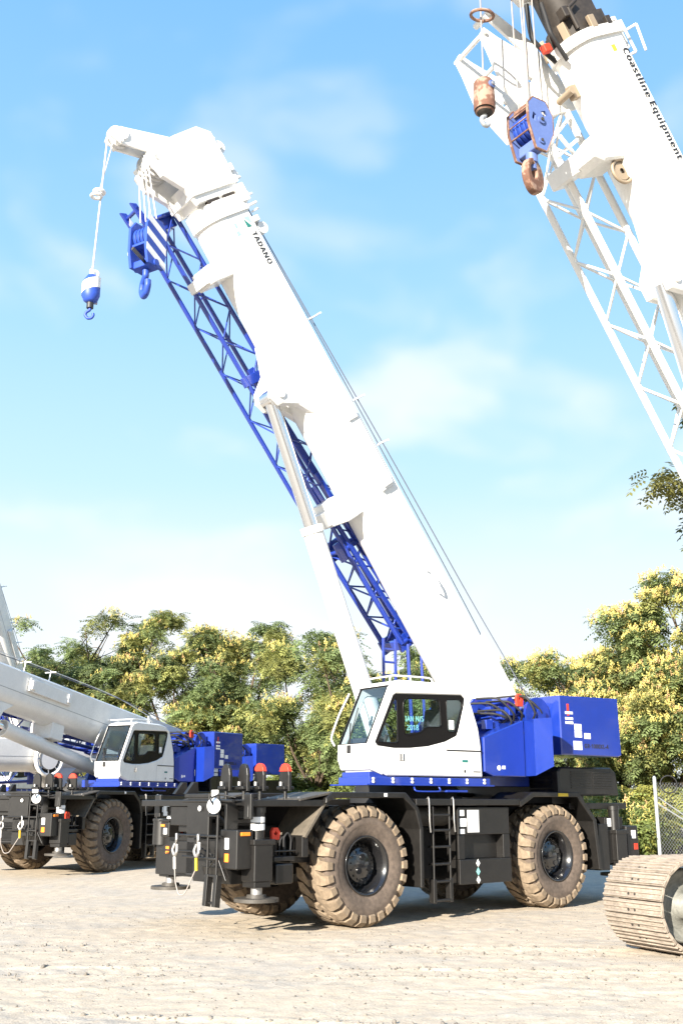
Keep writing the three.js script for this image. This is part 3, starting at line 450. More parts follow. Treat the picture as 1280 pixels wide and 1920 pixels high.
  pJ('jib_beam', [bar(V(3.2, -.16, -.56), V(8.6, -.55, -.58), .16, .05)]);
  pJ('jib_tip', [prism([[11.6, -.98], [11.9, -.93], [12.3, -1.0], [12.35, -1.12], [11.9, -1.08]], -1.12, -1.06), prism([[11.6, -.98], [11.9, -.93], [12.3, -1.0], [12.35, -1.12], [11.9, -1.08]], -.68, -.62), box(11.65, 11.95, -.95, -.4, -1.1, -.6, .02), rod(V(12.2, -1.03, -1.1), V(12.2, -1.03, -.62), .04)]);
  pJ('pin_bracket', [box(4.4, 4.8, -.85, -.12, -1.18, -1.1), box(4.4, 4.8, -.85, -.7, -.6, -.52), box(8.3, 8.5, -.9, -.35, -.58, -.5)]);
  if (o.main) {
  const jl = grp('jib_ladder', C);
  for (const [u, v, w] of [[-.15, 4.95, -.45], [.15, 4.95, -.45]]) mesh('rail', bar(V(u, v - 1.3, w), V(u, v + .1, w), .05, .04), M.blue, jl, S);
  for (let i = 0; i < 5; i++) mesh('rung', bar(V(-.15, 3.8 + i * .26, -.45), V(.15, 3.8 + i * .26, -.45), .04, .03), M.blue, jl, S);
  for (const [u, w] of [[-.35, -.3], [-.5, -.5], [-.68, -.3]]) mesh('stay_rod', rod(V(u - .12, 2.42, w), V(u, 4.95, w), .03, 8), M.blue, jl, S);
  }
  // ropes along the boom
  const P2 = Sp(-2.55, 3.75, .9);
  const ropes = grp('hoist_rope', C);
  mesh('boom_rope', [pipe([P2, Bp(2.5, .80, .42), Bp(6.1, .80, .30), Bp(L + 1.0, .70, .1)], .012, 30, 5)], M.ropeDark, ropes);
  mesh('boom_rope', [pipe([Sp(-2.95, 3.8, .1), Bp(3, .98, .0), Bp(8.9, .86, .05), Bp(L + 1.0, .70, -.1), Bp(L + 1.75, -.88, 0)], .012, 30, 5)], M.rope, ropes);
  if (o.reel) {
    const rl = pB('hose_reel', [disc(o.reel, -.12, .44, .62, .33, 32), disc(o.reel, -.12, .44, .56, .10)]);
    pB('reel_ring', latheW([[.46, .52], [.56, .52], [.56, .64], [.46, .64], [.46, .52]], o.reel, -.12, 40), M.white, rl);
    for (let i = 0; i < 8; i++) { const a = i * .785, c = Math.cos(a), s = Math.sin(a); pB('reel_spoke', rod(V(o.reel + c * .3, -.12 + s * .3, .56), V(o.reel + c * .5, -.12 + s * .5, .58), .02, 6), M.white, rl); }
    pB('reel_backing', disc(o.reel, -.12, .40, .47, .5, 32), M.blackMatte, rl);
  }
  if (o.hook) {
    const hp = [.19, .06, -.06, -.19].map(w => Bp(L + 1.07 + .02, -.94, w)), base = Bp(L + 1.07, -.64, 0);
    const hy = o.hook.drop; const toW = p => C.localToWorld(p.clone()); C.updateMatrixWorld(true);
    hp.forEach((p, i) => { mesh('hook_rope', [rod(p, new THREE.Vector3(base.x + .1 + (i - 1.5) * .05, base.y - hy + .55, base.z + (i - 1.5) * .10), .014, 6)], M.rope, ropes); });
    o.hookAt = toW(new THREE.Vector3(base.x + .1, base.y - hy, base.z));
    const ab = Bp(L + 1.80, -1.32, 0); const bx = ab.x + .12;
    mesh('hook_rope', [rod(ab, new THREE.Vector3(bx, ab.y - o.hook.ball, ab.z), .016, 6), rod(ab.clone().add(V(-.12, 0, 0)), new THREE.Vector3(bx - .03, ab.y - 1.15, ab.z), .010, 6)], M.rope, ropes);
    mesh('limit_weight', [(() => { const g = fin(new THREE.TorusGeometry(.085, .035, 8, 20)); g.rotateX(Math.PI / 2); g.translate(bx - .03, ab.y - 1.15, ab.z); return g; })()], M.white, ropes);
    mesh('limit_weight', [(() => { const g = fin(new THREE.TorusGeometry(.085, .03, 8, 20)); g.rotateX(Math.PI / 2); g.translate(bx + .02, ab.y - 1.25, ab.z); return g; })()], M.white, ropes);
    o.ballAt = toW(new THREE.Vector3(bx, ab.y - o.hook.ball, ab.z));
  }
  return C;
}
// ------------------------------------------------------------------ hook blocks and balls (they hang: things of their own)
const hookCurve = (r, th) => pipe([new THREE.Vector3(0, 0, 0), new THREE.Vector3(0, -r * .7, 0), new THREE.Vector3(-r * .75, -r * 1.25, 0), new THREE.Vector3(-r * .95, -r * 2.0, 0), new THREE.Vector3(-r * .35, -r * 2.75, 0), new THREE.Vector3(r * .45, -r * 2.7, 0), new THREE.Vector3(r * .85, -r * 2.1, 0), new THREE.Vector3(r * .8, -r * 1.55, 0)], th, 36, 10);
function stripes(x, y0, y1, wd, z) { // diagonal stripe plates on a side plate
  const out = []; for (let y = y0; y < y1 - .05; y += .30) out.push([[-wd, y], [wd, y + .24], [wd, y + .38], [-wd, y + .14]]); return out;
}
{
  // ---- ground
  const hN = createNoise2D(rng(31)), cN = createNoise2D(rng(32));
  const rise = (x, z) => .15 * smooth(-22, -31, z);
  globalThis.groundY = (x, z) => {
    let h = rise(x, z);
    const fade = smooth(-30, -18, z) * smooth(24, 12, Math.abs(x));
    h += .012 * hN(x * .5, z * .5) + .006 * hN(x * 2.1, z * 2.1) * (fade + .2) + .004 * hN(x * 7, z * 7) * fade;
    // old wheel ruts with cleat marks, crossing the view
    for (const [z0, sl, cv, wd, dp] of [[-13.4, .06, .010, .30, .014], [-15.4, .05, .012, .32, .010], [-10.1, .14, -.012, .34, .016], [-8.9, .10, -.01, .30, .011], [-11.9, .02, .0, .26, .010]]) {
      const c = z0 + sl * x + cv * x * x, d = (z - c) / wd;
      if (Math.abs(d) < 1.6) {
        const ch = Math.sin((x * 1.0 + Math.abs(d) * .25) * 2 * Math.PI / .24), on = smooth(-.35, .35, hN(x * .22 + z0, z0));
        h += on * fade * (-dp * smooth(1, .75, Math.abs(d)) + dp * .35 * Math.exp(-((Math.abs(d) - 1.15) ** 2) / .03) + .010 * smooth(.95, .7, Math.abs(d)) * smooth(.1, .6, ch) * (hN(x * 3, z * 3) * .5 + .7));
      }
    }
    return h;
  };
  const axis = (a, b, fa, fb, fine, lo, hi) => { const o = []; let x = fa; while (x <= fb) { o.push(x); x += fine; } let s = fine, p = fa; while (p > a) { s = Math.min(s * 1.18, 25); p -= s; o.unshift(p); } s = fine; p = fb; while (p < b) { s = Math.min(s * 1.18, 25); p += s; o.push(p); } return o; };
  const xs = axis(-600, 600, -7.5, 7.5, .042), zs = []; { let z = 40; while (z > -5) { zs.push(z); z -= 3; } z = -5; while (z > -21) { zs.push(z); z -= .034 + Math.max(0, (-z - 10)) * .004; } let s = .08; while (z > -900) { zs.push(z); s = Math.min(s * 1.12, 25); z -= s; } }
  const nx = xs.length, nz = zs.length, pos = new Float32Array(nx * nz * 3), uv = new Float32Array(nx * nz * 2), col = new Float32Array(nx * nz * 3), idx = [];
  for (let j = 0; j < nz; j++) for (let i = 0; i < nx; i++) {
    const k = j * nx + i, x = xs[i], z = zs[j]; pos[3 * k] = x; pos[3 * k + 1] = groundY(x, z); pos[3 * k + 2] = z; uv[2 * k] = x / 2.6; uv[2 * k + 1] = z / 2.6;
    const m = .5 + .5 * (cN(x * .25, z * .6) * .6 + cN(x * .9 + 7, z * 2.2) * .4), f = cN(x * 4, z * 5) * .03;
    const g = smooth(.45, .8, m); // greyer gravel where the sand is swept away
    col[3 * k] = lerp(.825, .74, g) + f; col[3 * k + 1] = lerp(.715, .665, g) + f; col[3 * k + 2] = lerp(.575, .57, g) + f;
  }
  for (let j = 0; j < nz - 1; j++) for (let i = 0; i < nx - 1; i++) { const a = j * nx + i, b = a + 1, c = a + nx, d = c + 1; idx.push(a, b, d, a, d, c); }
  const g = new THREE.BufferGeometry(); g.setAttribute('position', new THREE.BufferAttribute(pos, 3)); g.setAttribute('uv', new THREE.BufferAttribute(uv, 2)); g.setAttribute('color', new THREE.BufferAttribute(col, 3)); g.setIndex(idx); g.computeVertexNormals();
  const gm = std(rgb(1, 1, 1), .96, { map: gravelC, vertexColors: true, bumpMap: gravelH, bumpScale: .007 });
  const ground = new THREE.Mesh(g, gm); ground.name = 'ground'; ground.receiveShadow = true; ground.userData = { kind: 'structure', label: 'pale sandy gravel yard with wheel ruts' }; scene.add(ground);
  // loose stones
  const r = rng(41), st = new THREE.IcosahedronGeometry(1, 0), N = 6200, im = new THREE.InstancedMesh(st, std(rgb(1, 1, 1), .95), N), mt = new THREE.Matrix4(), q = new THREE.Quaternion(), e = new THREE.Euler();
  for (let i = 0; i < N; i++) {
    let z = -6.5 - 15 * Math.pow(r(), .8), x = (r() - .5) * 2 * (3 + -z * .38); const clod = i > 5200;
    if (clod) { const [z0, sl, cv, wd] = [[-13.4, .06, .010, .30], [-10.1, .14, -.012, .34], [-8.9, .10, -.01, .30], [-15.4, .05, .012, .32]][i % 4]; x = (r() - .5) * 11; if (hN(x * .22 + z0, z0) < -.2) x = -x; z = z0 + sl * x + cv * x * x + (r() < .5 ? -1 : 1) * wd * (1.05 + .35 * (r() + r() - 1)); }
    const s = (clod ? .004 + .016 * Math.pow(r(), 4) : 0) + .004 + .010 * Math.pow(r(), 6) + (r() < .002 ? .02 : 0) + .004 * r();
    q.setFromEuler(e.set(r() * 6, r() * 6, r() * 6)); mt.compose(new THREE.Vector3(x, groundY(x, z) + s * .25, z), q, new THREE.Vector3(s * (1 + r() * .6), s * .75, s)); im.setMatrixAt(i, mt);
    const k = (clod ? .13 : .10) + .13 * r(); im.setColorAt(i, rgb(k, k * .90, k * .78));
  }
  im.name = 'loose_stones'; im.castShadow = im.receiveShadow = true; tag(im, 'small loose stones scattered over the gravel yard', 'stones', null, 'stuff'); scene.add(im);
}
// ------------------------------------------------------------------ the wheeled cranes
const main = { X: 1.21, Z: -20.731, th: .856, slew: -.09, elev: .9474, main: true, hook: { drop: 1.75, ball: 2.75 }, label: 'large white and blue wheeled crane in the centre with its white boom raised steeply' };
roughTerrainCrane(main);
roughTerrainCrane({ X: -6.53, Z: -32.57, y: .14, th: .42, slew: -.04, elev: .165, label: 'white and blue wheeled crane behind on the left with its boom held low' });
roughTerrainCrane({ X: -6.0, Z: -40.2, y: .15, th: .62, slew: 0, elev: -.02, reel: 8.6, far: true, label: 'wheeled crane mostly hidden behind the left one, its white boom lying level' });
roughTerrainCrane({ X: -15.2, Z: -50, y: .15, th: .3, slew: 0, elev: 1.0, far: true, label: 'far left wheeled crane of which only the steep pale boom shows' });

{ // main hook block of the centre crane
  const h = new THREE.Group(); h.name = 'hook_block'; h.position.copy(main.hookAt); h.rotation.y = -2.15; scene.add(h);
  tag(h, 'blue hook block with white diagonal stripes hanging under the central boom head', 'hook block', 'crane hooks hanging on ropes');
  const pl = [[-.20, -.42], [-.26, -.1], [-.26, .34], [-.14, .52], [.14, .52], [.26, .34], [.26, -.1], [.20, -.42]];
  for (const w of [.20, -.20]) { const p = mesh('side_plate', prism(pl, w - .03, w + .03, .008), M.blueFlat, h); for (const s of stripes(0, -.42, .35, .245)) mesh('white_stripe', prism(s, w + Math.sign(w) * .030, w + Math.sign(w) * .034, 0), M.sticker, p); }
  for (const w of [.12, .04, -.04, -.12]) mesh('sheave', sheave(0, .18, w, .22, .06), M.blueFlat, h);
  mesh('crosspiece', [box(-.14, .14, -.42, -.28, -.19, .19, .02), disc(0, -.35, -.26, .26, .06), box(-.2, .2, -.02, .03, -.19, .19)], M.blueFlat, h);
  const hk = hookCurve(.18, .062); hk.rotateY(Math.PI / 2 - .5); hk.translate(0, -.42, 0); mesh('hook', hk, M.blueFlat, h);
  // headache ball hook
  const b = new THREE.Group(); b.name = 'ball_hook'; b.position.copy(main.ballAt); scene.add(b);
  tag(b, 'small white and blue striped hook weight on the longest rope, leftmost', 'hook weight', 'crane hooks hanging on ropes');
  const bd = mesh('weight', [latheV([[0, -.02], [.07, -.04], [.12, -.12], [.155, -.20], [.155, -.42], [.12, -.52], [.07, -.56], [0, -.57]])], M.blueFlat, b);
  mesh('white_band', helix(.158, -.18, -.44, .19), M.sticker, bd);
  mesh('rope_socket', [vcyl(0, 0, -.06, .06, .05, 12), (() => { const g = fin(new THREE.TorusGeometry(.06, .025, 8, 18)); g.translate(.05, -.02, 0); return g; })()], M.white, b);
  mesh('swivel', vcyl(0, 0, -.66, -.55, .06, 14), M.ink, b);
  const k2 = hookCurve(.075, .026); k2.translate(0, -.64, 0); mesh('hook', k2, M.blueFlat, b);
  // strap tying the block to the boom
  mesh('tie_strap', bar(new THREE.Vector3(0, -.30, 0), new THREE.Vector3(.95, -.62, -.6), .06, .03), M.ink, h);
}
function latheV(p, seg = 28) { return fin(new THREE.LatheGeometry(p.map(a => new THREE.Vector2(a[0], a[1])), seg)); }
function helix(r, y0, y1, wd) { // slanting band round a cylinder
  const pos = [], n = 40, pt = (t, s) => { const a = t * Math.PI * 1.7; return [r * Math.cos(a), lerp(y0, y1, t) + s * wd / 2, r * Math.sin(a)]; };
  for (let i = 0; i < n; i++) { const a = pt(i / n, -1), b = pt((i + 1) / n, -1), c = pt((i + 1) / n, 1), d = pt(i / n, 1); pos.push(...a, ...b, ...c, ...a, ...c, ...d); }
  const g = new THREE.BufferGeometry(); g.setAttribute('position', new THREE.Float32BufferAttribute(pos, 3)); g.computeVertexNormals(); return g;
}
// ------------------------------------------------------------------ crawler crane on the right (its body stands outside the frame)
{
  const C = new THREE.Group(); C.name = 'crawler_crane'; scene.add(C); tag(C, 'white crawler crane at the right edge with steep boom and dusty steel tracks', 'crane');
  const th = 1.105, fw = [-Math.sin(th), Math.cos(th)]; // pivot at 8.22, 2.67, -15.2
  C.position.set(8.22 + fw[0] * 1.3, 0, -15.2 + fw[1] * 1.3); C.rotation.y = Math.atan2(-Math.cos(th), -Math.sin(th)); C.updateMatrixWorld(true);
  const e = 1.0507, B = new THREE.Matrix4().makeTranslation(-1.3, 2.67, 0).multiply(new THREE.Matrix4().makeRotationZ(e));
  // tracks: shoes one by one round an oval
  const shoeG = boxUV(fin(mergeGeometries([box(-.088, .088, -.025, .018, -.55, .55, .006), box(-.078, -.05, .01, .042, -.545, .545, .012), box(-.012, .012, .01, .036, -.545, .545, .01), box(.05, .078, .01, .042, -.545, .545, .012)])));
  const boltG = boxUV(mergeGeometries([vcyl(.03, -.06, .0, .03, .016, 6), vcyl(.03, .06, .0, .03, .016, 6)]));
  const A = 2.28, R = .55, per = 4 * A + 2 * Math.PI * R, NS = Math.round(per / .187);
  for (const w of [-1.63, 1.65]) {
    const T = grp('track', C);
    for (let i = 0; i < NS; i++) {
      let s = i / NS * per, x, y, a;
      if (s < 2 * A) { x = -A + s; y = R; a = 0; } else if (s < 2 * A + Math.PI * R) { const t = (s - 2 * A) / R; x = A + R * Math.sin(t); y = R * Math.cos(t); a = -t; } else if (s < 4 * A + Math.PI * R) { x = A - (s - 2 * A - Math.PI * R); y = -R; a = Math.PI; } else { const t = (s - 4 * A - Math.PI * R) / R; x = -A - R * Math.sin(t); y = -R * Math.cos(t); a = Math.PI - t; }
      const o = new THREE.Mesh(shoeG, M.track); o.name = 'track_shoe'; o.position.copy(V(x, y + .61, w)); o.rotation.z = a; o.castShadow = o.receiveShadow = true; T.add(o);
      const b = new THREE.Mesh(boltG, M.trackDark); b.name = 'shoe_bolts'; o.add(b); b.castShadow = true;
    }
    mesh('track_frame', [box(-2.0, 2.0, .32, .86, w - .20, w + .20), box(-2.1, 2.1, .45, .75, w + .18, w + .30), box(-2.1, 2.1, .45, .75, w - .30, w - .18)], M.trackDark, T);
    for (const u of [A, -A]) { mesh('idler_wheel', latheW([[.0, w + .34], [.14, w + .33], [.16, w + .22], [.30, w + .18], [.40, w + .26], [.47, w + .26], [.48, w - .26], [.40, w - .26], [.30, w - .18], [.16, w - .22], [0, w - .34]].map(([a, b]) => [a, w + (b - w) * 1.35]), u, .61, 40), M.hub, T); }
    for (let i = -3; i <= 3; i++) mesh('track_roller', disc(i * .55, .24, w - .22, w + .22, .14, 20), M.trackDark, T);
  }
  mesh('car_body', [box(-1.2, 1.2, .55, 1.05, -1.2, 1.3), vcyl(0, 0, 1.0, 1.35, .8, 32)], M.grime, C);
  mesh('upper_frame', [box(-3.4, 1.6, 1.35, 1.65, -1.4, 1.4), prism([[-1.9, 1.6], [-.6, 1.6], [-1.0, 2.95], [-1.6, 2.95]], .42, .50), prism([[-1.9, 1.6], [-.6, 1.6], [-1.0, 2.95], [-1.6, 2.95]], -.50, -.42), box(-3.3, -1.9, 1.65, 2.7, .55, 1.4, .05), box(-3.3, -1.9, 1.65, 2.7, -1.4, -.55, .05), disc(-1.3, 2.67, -.55, .55, .1)], M.white, C);
  mesh('counterweight', [box(-4.1, -3.4, 1.4, 2.6, -1.5, 1.5, .06)], M.blue, C);
  const cb = mesh('cab', [prism([[-.3, 1.68], [1.5, 1.68], [1.6, 2.2], [1.25, 3.2], [-.3, 3.2]], .55, 1.4, .05)], M.white, C);
  mesh('cab_glass', prism([[0, 2.3], [1.35, 2.3], [1.1, 3.05], [0, 3.05]], 1.40, 1.41, 0), M.gloss, cb); mesh('cab_glass', prism([[1.56, 2.28], [1.29, 3.1], [1.31, 3.11], [1.58, 2.29]], .62, 1.33, 0), M.gloss, cb);
  const L = 10.95, bm = mesh('boom', [boomShell(-.5, L, .77, .94, .74, .90)], M.white, C, B), pB = (n, g, m = M.white, p = bm) => mesh(n, g, m, p, B);
  const xr = new THREE.Vector3(-1, 0, 0);
  pB('boom_lettering', textOn('Coastline Equipment', .118, .004, V(10.62, .275, .376), xr, UP, font, 1.06), M.ink);
  pB('boom_sticker', box(L - .35, L - .25, .10, .18, .371, .374, .001), M.yellow);
  // collar with wear pads, then the inner sections and head
  pB('boom_collar', [boomShell(L - .10, L + .05, .83, 1.0, .83, 1.0), ...[[.2, .52, .1], [-.2, .52, .1]].map(([w, h, s]) => box(L - .3, L + .2, h - .02, h + s, w - .06, w + .06))]);
  pB('inner_section', boomShell(L + .05, L + .32, .64, .78, .64, .78), M.grime);
  pB('inner_section', boomShell(L + .28, L + .95, .56, .68, .56, .68), M.grime);
  pB('boom_opening', boomShell(L + .02, L + .08, .76, .92, .76, .92), M.grime);
  [[-.30, .30], [-.08, .22], [.16, .26]].forEach(([t, l], i) => { const g = box(L + .03, L + .03 + l, -.05, .03, -.055, .055, .01); g.rotateX(t * 2.2); g.translate(0, -.44 + Math.abs(t) * .4, -t * 1.05); pB('wear_pad_holder', g, i === 1 ? M.grime : M.brass); });
  pB('wear_pad_holder', box(L + .03, L + .22, -.12, .0, .36, .42, .01), M.brass); pB('wear_pad_holder', box(L + .03, L + .16, .2, .30, .36, .42, .01), M.grime);
  pB('head_clamp', [rod(V(L + .1, -.30, .33), V(L + .42, -.30, .33), .03, 8), rod(V(L + .42, -.30, .33), V(L + .5, -.1, .34), .025, 8), box(L + .3, L + .46, -.42, -.30, .2, .34, .02)], M.grime);
  pB('head_hose', [pipe([V(L - .2, -.5, .1), V(L + .2, -.62, .15), V(L + .5, -.5, .1), V(L + .7, -.4, .05)], .03), pipe([V(L - .1, -.48, -.1), V(L + .3, -.7, -.1), V(L + .8, -.5, -.1)], .035)], M.blackMatte);
  pB('red_valve', box(L + .02, L + .14, -.72, -.58, -.06, .04, .02), M.red);
  pB('boom_head', [prism([[L + .9, -.40], [L + .9, .45], [L + 1.9, .45], [L + 2.2, .1], [L + 2.2, -1.2], [L + 1.7, -1.5], [L + 1.3, -.6]], .2, .34, .02), prism([[L + .9, -.40], [L + .9, .45], [L + 1.9, .45], [L + 2.2, .1], [L + 2.2, -1.2], [L + 1.7, -1.5], [L + 1.3, -.6]], -.34, -.2, .02)], M.white);
  for (const w of [-.12, 0, .12]) pB('head_sheave', sheave(L + 1.9, -1.15, w, .28), M.grime);
  pB('top_bracket', [rod(V(L - .4, .45, .2), V(L - .4, .62, .3), .02), rod(V(L - .4, .62, .3), V(L + .1, .62, .3), .02), box(L - .2, L + .1, .46, .6, -.2, .2), rod(V(L - .1, .5, .36), V(L - .1, .62, .5), .018), rod(V(L - .1, .62, .5), V(L - .5, .55, .5), .018)]);
  pB('rope_reel', [(() => { const g = fin(new THREE.TorusGeometry(.17, .025, 8, 28)); g.translate(9.05, -.52, -.1); return g; })(), sheave(9.05, -.52, .08, .14, .05)], M.brass);
  pB('guide_roller', [disc(10.35, -.62, -.25, .05, .05, 14), box(10.25, 10.45, -.58, -.45, -.1, .0)], M.brass);
  pB('jib_bracket', [prism([[9.2, -.4], [9.75, -.4], [9.55, -.85], [9.35, -.95], [9.25, -.8]], -.38, .18, .03), box(9.3, 9.55, -.98, -.7, -.75, -.2, .02)]);
  pB('lift_bracket', [prism([[6.9, -.35], [8.4, -.35], [7.9, -.5], [7.55, -.85], [7.3, -.85], [7.1, -.5]], .12, .26, .02), prism([[6.9, -.35], [8.4, -.35], [7.9, -.5], [7.55, -.85], [7.3, -.85], [7.1, -.5]], -.26, -.12, .02), disc(7.4, -.72, -.3, .3, .07)]);
  const ct = V(7.4, -.72, .0).applyMatrix4(B), c0 = V(.9, 1.75, 0), cd = ct.clone().sub(c0).normalize(), be = c0.clone().addScaledVector(cd, 4.0);
  const cy = mesh('lift_cylinder', [rod(c0, be, .17, 24)], M.white, C); mesh('cylinder_rod', rod(be, ct, .115, 24), M.chrome, cy);
  // white lattice jib beside the boom
  const J = grp('lattice_jib', C), pJ = (n, g, m = M.white) => mesh(n, g, m, J, B);
  lattice(J, B, M.white, { a0: 2.2, a1: 10.4, h0: -.40, h1: -.50, w: -.86, s0: .30, s1: .30, cr: .055, lr: .02, bays: 8 });
  pJ('jib_root', [prism([[10.3, -.9], [10.3, .0], [10.9, -.05], [11.6, -.82], [11.78, -.98], [11.7, -1.1], [11.45, -1.1], [10.9, -1.15]], -1.20, -1.14, .006, [[[10.8, -.6], [10.9, -.55], [10.95, -.62], [10.86, -.68]], [[11.05, -.78], [11.15, -.73], [11.2, -.80], [11.1, -.86]]]), prism([[10.3, -.9], [10.3, .0], [10.9, -.05], [11.6, -.82], [11.78, -.98], [11.7, -1.1], [11.45, -1.1], [10.9, -1.15]], -.58, -.52, .006, [[[10.8, -.6], [10.9, -.55], [10.95, -.62], [10.86, -.68]]]), rod(V(11.70, -1.03, -1.25), V(11.70, -1.03, -.48), .035), rod(V(10.9, -.2, -1.2), V(10.9, -.2, -.55), .04), rod(V(11.25, -1.0, -1.2), V(11.25, -1.0, -.55), .03)]);
  pJ('jib_root', [prism([[10.9, -.1], [11.4, -.2], [11.95, -.62], [12.05, -.75], [11.95, -.85], [11.3, -.45], [10.85, -.35]], -.58, -.53, .006), rod(V(11.98, -.76, -.5), V(11.98, -.76, -.85), .05)]);
  pJ('cross_brace', [rod(V(9.6, -.5, -.5), V(9.9, -.85, -.3), .03), rod(V(9.7, -.85, -.5), V(9.8, -.5, -.35), .025), rod(V(10.2, -.25, -.5), V(9.9, -.9, -.5), .025)]);
  pJ('jib_end_plate', [bar(V(2.2, -.1, -.56), V(7.2, -.20, -.56), .10, .06)]);
  pJ('clamp_bracket', [box(6.9, 7.15, -.35, .05, -.56, -.30, .02)]);
  // ropes, hook block, hook ball
  const W = (a, h, w) => V(a, h, w).applyMatrix4(B);
  const tip = W(12.85, -1.15, 0), blk = W(9.98, -1.66, 0), bal = W(10.80, -2.02, 0);
  const ropes = grp('hoist_rope', C);
  for (const [dx, dz] of [[.06, .14], [-.04, .05], [.05, -.06], [-.05, -.15]]) mesh('hook_rope', rod(new THREE.Vector3(blk.x + dx, blk.y + .32, blk.z + dz), new THREE.Vector3(blk.x + dx * .5 + .05, tip.y + .1, blk.z + dz * 1.3), .011, 6), M.oldRope, ropes);
  mesh('hook_rope', rod(bal, new THREE.Vector3(bal.x, tip.y + .6, bal.z), .011, 6), M.oldRope, ropes);
  mesh('limit_ring', (() => { const g = fin(new THREE.TorusGeometry(.15, .022, 8, 32)); g.rotateX(Math.PI / 2 - .25); g.translate(bal.x - .02, bal.y + 1.02, bal.z); return g; })(), M.rust, ropes);
  const h = new THREE.Group(); h.name = 'hook_block_001'; scene.add(h); h.position.copy(C.localToWorld(blk.clone())); h.rotation.y = C.rotation.y + .1; h.scale.setScalar(.8);
  tag(h, 'worn blue hook block with rusty edges and hook below the right boom', 'hook block', 'crane hooks hanging on ropes');
  const pl = [[-.10, -.50], [-.27, -.12], [-.27, .22], [-.12, .44], [.16, .44], [.27, .30], [.27, -.05], [.13, -.50]];
  const hol = [[[-.16, .2], [-.10, .27], [.0, .22], [-.06, .13]], [[.1, .12], [.17, .16], [.2, .02], [.12, -.02]]];
  for (const w of [.24, -.24]) {
    const p = mesh('side_plate', prism(pl, w - .02, w + .02, .005, hol), M.hookblue, h); const s = Math.sign(w);
    mesh('plate_edge', pl.map((q, i) => bar(V(q[0], q[1], w), V(pl[(i + 1) % pl.length][0], pl[(i + 1) % pl.length][1], w), .022, .046)), M.rust, p);
    mesh('pin_boss', disc(0, .05, w, w + s * .05, .07, 16), M.hookblue, p); mesh('pin_boss', disc(.02, -.34, w, w + s * .045, .055, 16), M.hookblue, p);
    mesh('pin_nut', disc(0, .05, w + s * .05, w + s * .07, .03, 8), M.trackDark, p); mesh('pin_nut', disc(.02, -.34, w + s * .045, w + s * .06, .026, 8), M.trackDark, p);
  }
  for (const w of [.15, .05, -.05, -.15]) mesh('sheave', sheave(0, .05, w, .23, .075), M.blueFlat, h);
  mesh('rope_guard', [rod(V(.24, .26, -.24), V(.24, .26, .24), .012, 6), rod(V(.26, .05, -.24), V(.26, .05, .24), .012, 6), rod(V(.22, -.16, -.24), V(.22, -.16, .24), .016, 6), rod(V(.08, .43, -.24), V(.08, .43, .24), .02, 6), box(-.05, .05, .38, .44, -.22, .22), box(.12, .16, .30, .42, -.22, .22)], M.rust, h);
  mesh('trunnion', [box(-.10, .10, -.46, -.26, -.21, .21, .03), vcyl(0, 0, -.62, -.44, .10, 20)], M.hookblue, h);
  const hk = (() => { const sh = new THREE.Shape(); sh.absellipse(0, 0, .23, .28, 0, Math.PI * 2); const ho = new THREE.Path(); ho.absellipse(.055, .05, .118, .16, 0, Math.PI * 2); sh.holes.push(ho); const g = fin(new THREE.ExtrudeGeometry(sh, { depth: .07, bevelEnabled: true, bevelSize: .03, bevelThickness: .035, bevelSegments: 3, curveSegments: 24 })); g.translate(0, 0, -.035); g.rotateY(.3); g.translate(0, -.86, 0); return g; })();
  mesh('hook', hk, M.rust, h); mesh('hook_shank', vcyl(0, 0, -.74, -.5, .075, 16), M.hookblue, h);
  mesh('hook_latch', (() => { const g = box(-.012, .012, -.16, .12, -.03, .03, .008); g.rotateZ(.3); g.rotateY(.3); g.translate(.08, -.80, 0); return g; })(), M.steel, h);
  const b = new THREE.Group(); b.name = 'ball_hook_001'; scene.add(b); b.position.copy(C.localToWorld(bal.clone())); b.scale.setScalar(.86);
  tag(b, 'rusty cylindrical hook weight on a single rope left of the blue block', 'hook weight', 'crane hooks hanging on ropes');
  const bd = mesh('weight', latheV([[0, 0], [.06, -.005], [.13, -.02], [.155, -.06], [.16, -.28], [.165, -.30], [.165, -.50], [.14, -.56], [.10, -.58], [0, -.585]]), M.rust, b);
  mesh('bolt_boss', [(() => { const g = fin(new THREE.CylinderGeometry(.06, .06, .05, 18)); g.rotateX(Math.PI / 2); g.rotateY(.75); g.translate(.10, -.15, .115); return g; })()], M.hookblue, bd);
  mesh('bolt', [(() => { const g = fin(new THREE.CylinderGeometry(.035, .035, .05, 10)); g.rotateX(Math.PI / 2); g.rotateY(.75); g.translate(.118, -.15, .135); return g; })()], M.steel, bd);
  mesh('bottom_ring', latheV([[.09, -.555], [.15, -.55], [.155, -.52], [.10, -.60], [0, -.60]]), M.trackDark, bd);
  const k2 = hookCurve(.075, .034); k2.rotateY(.6); k2.translate(0, -.58, 0); mesh('hook', k2, M.galv, b);
}
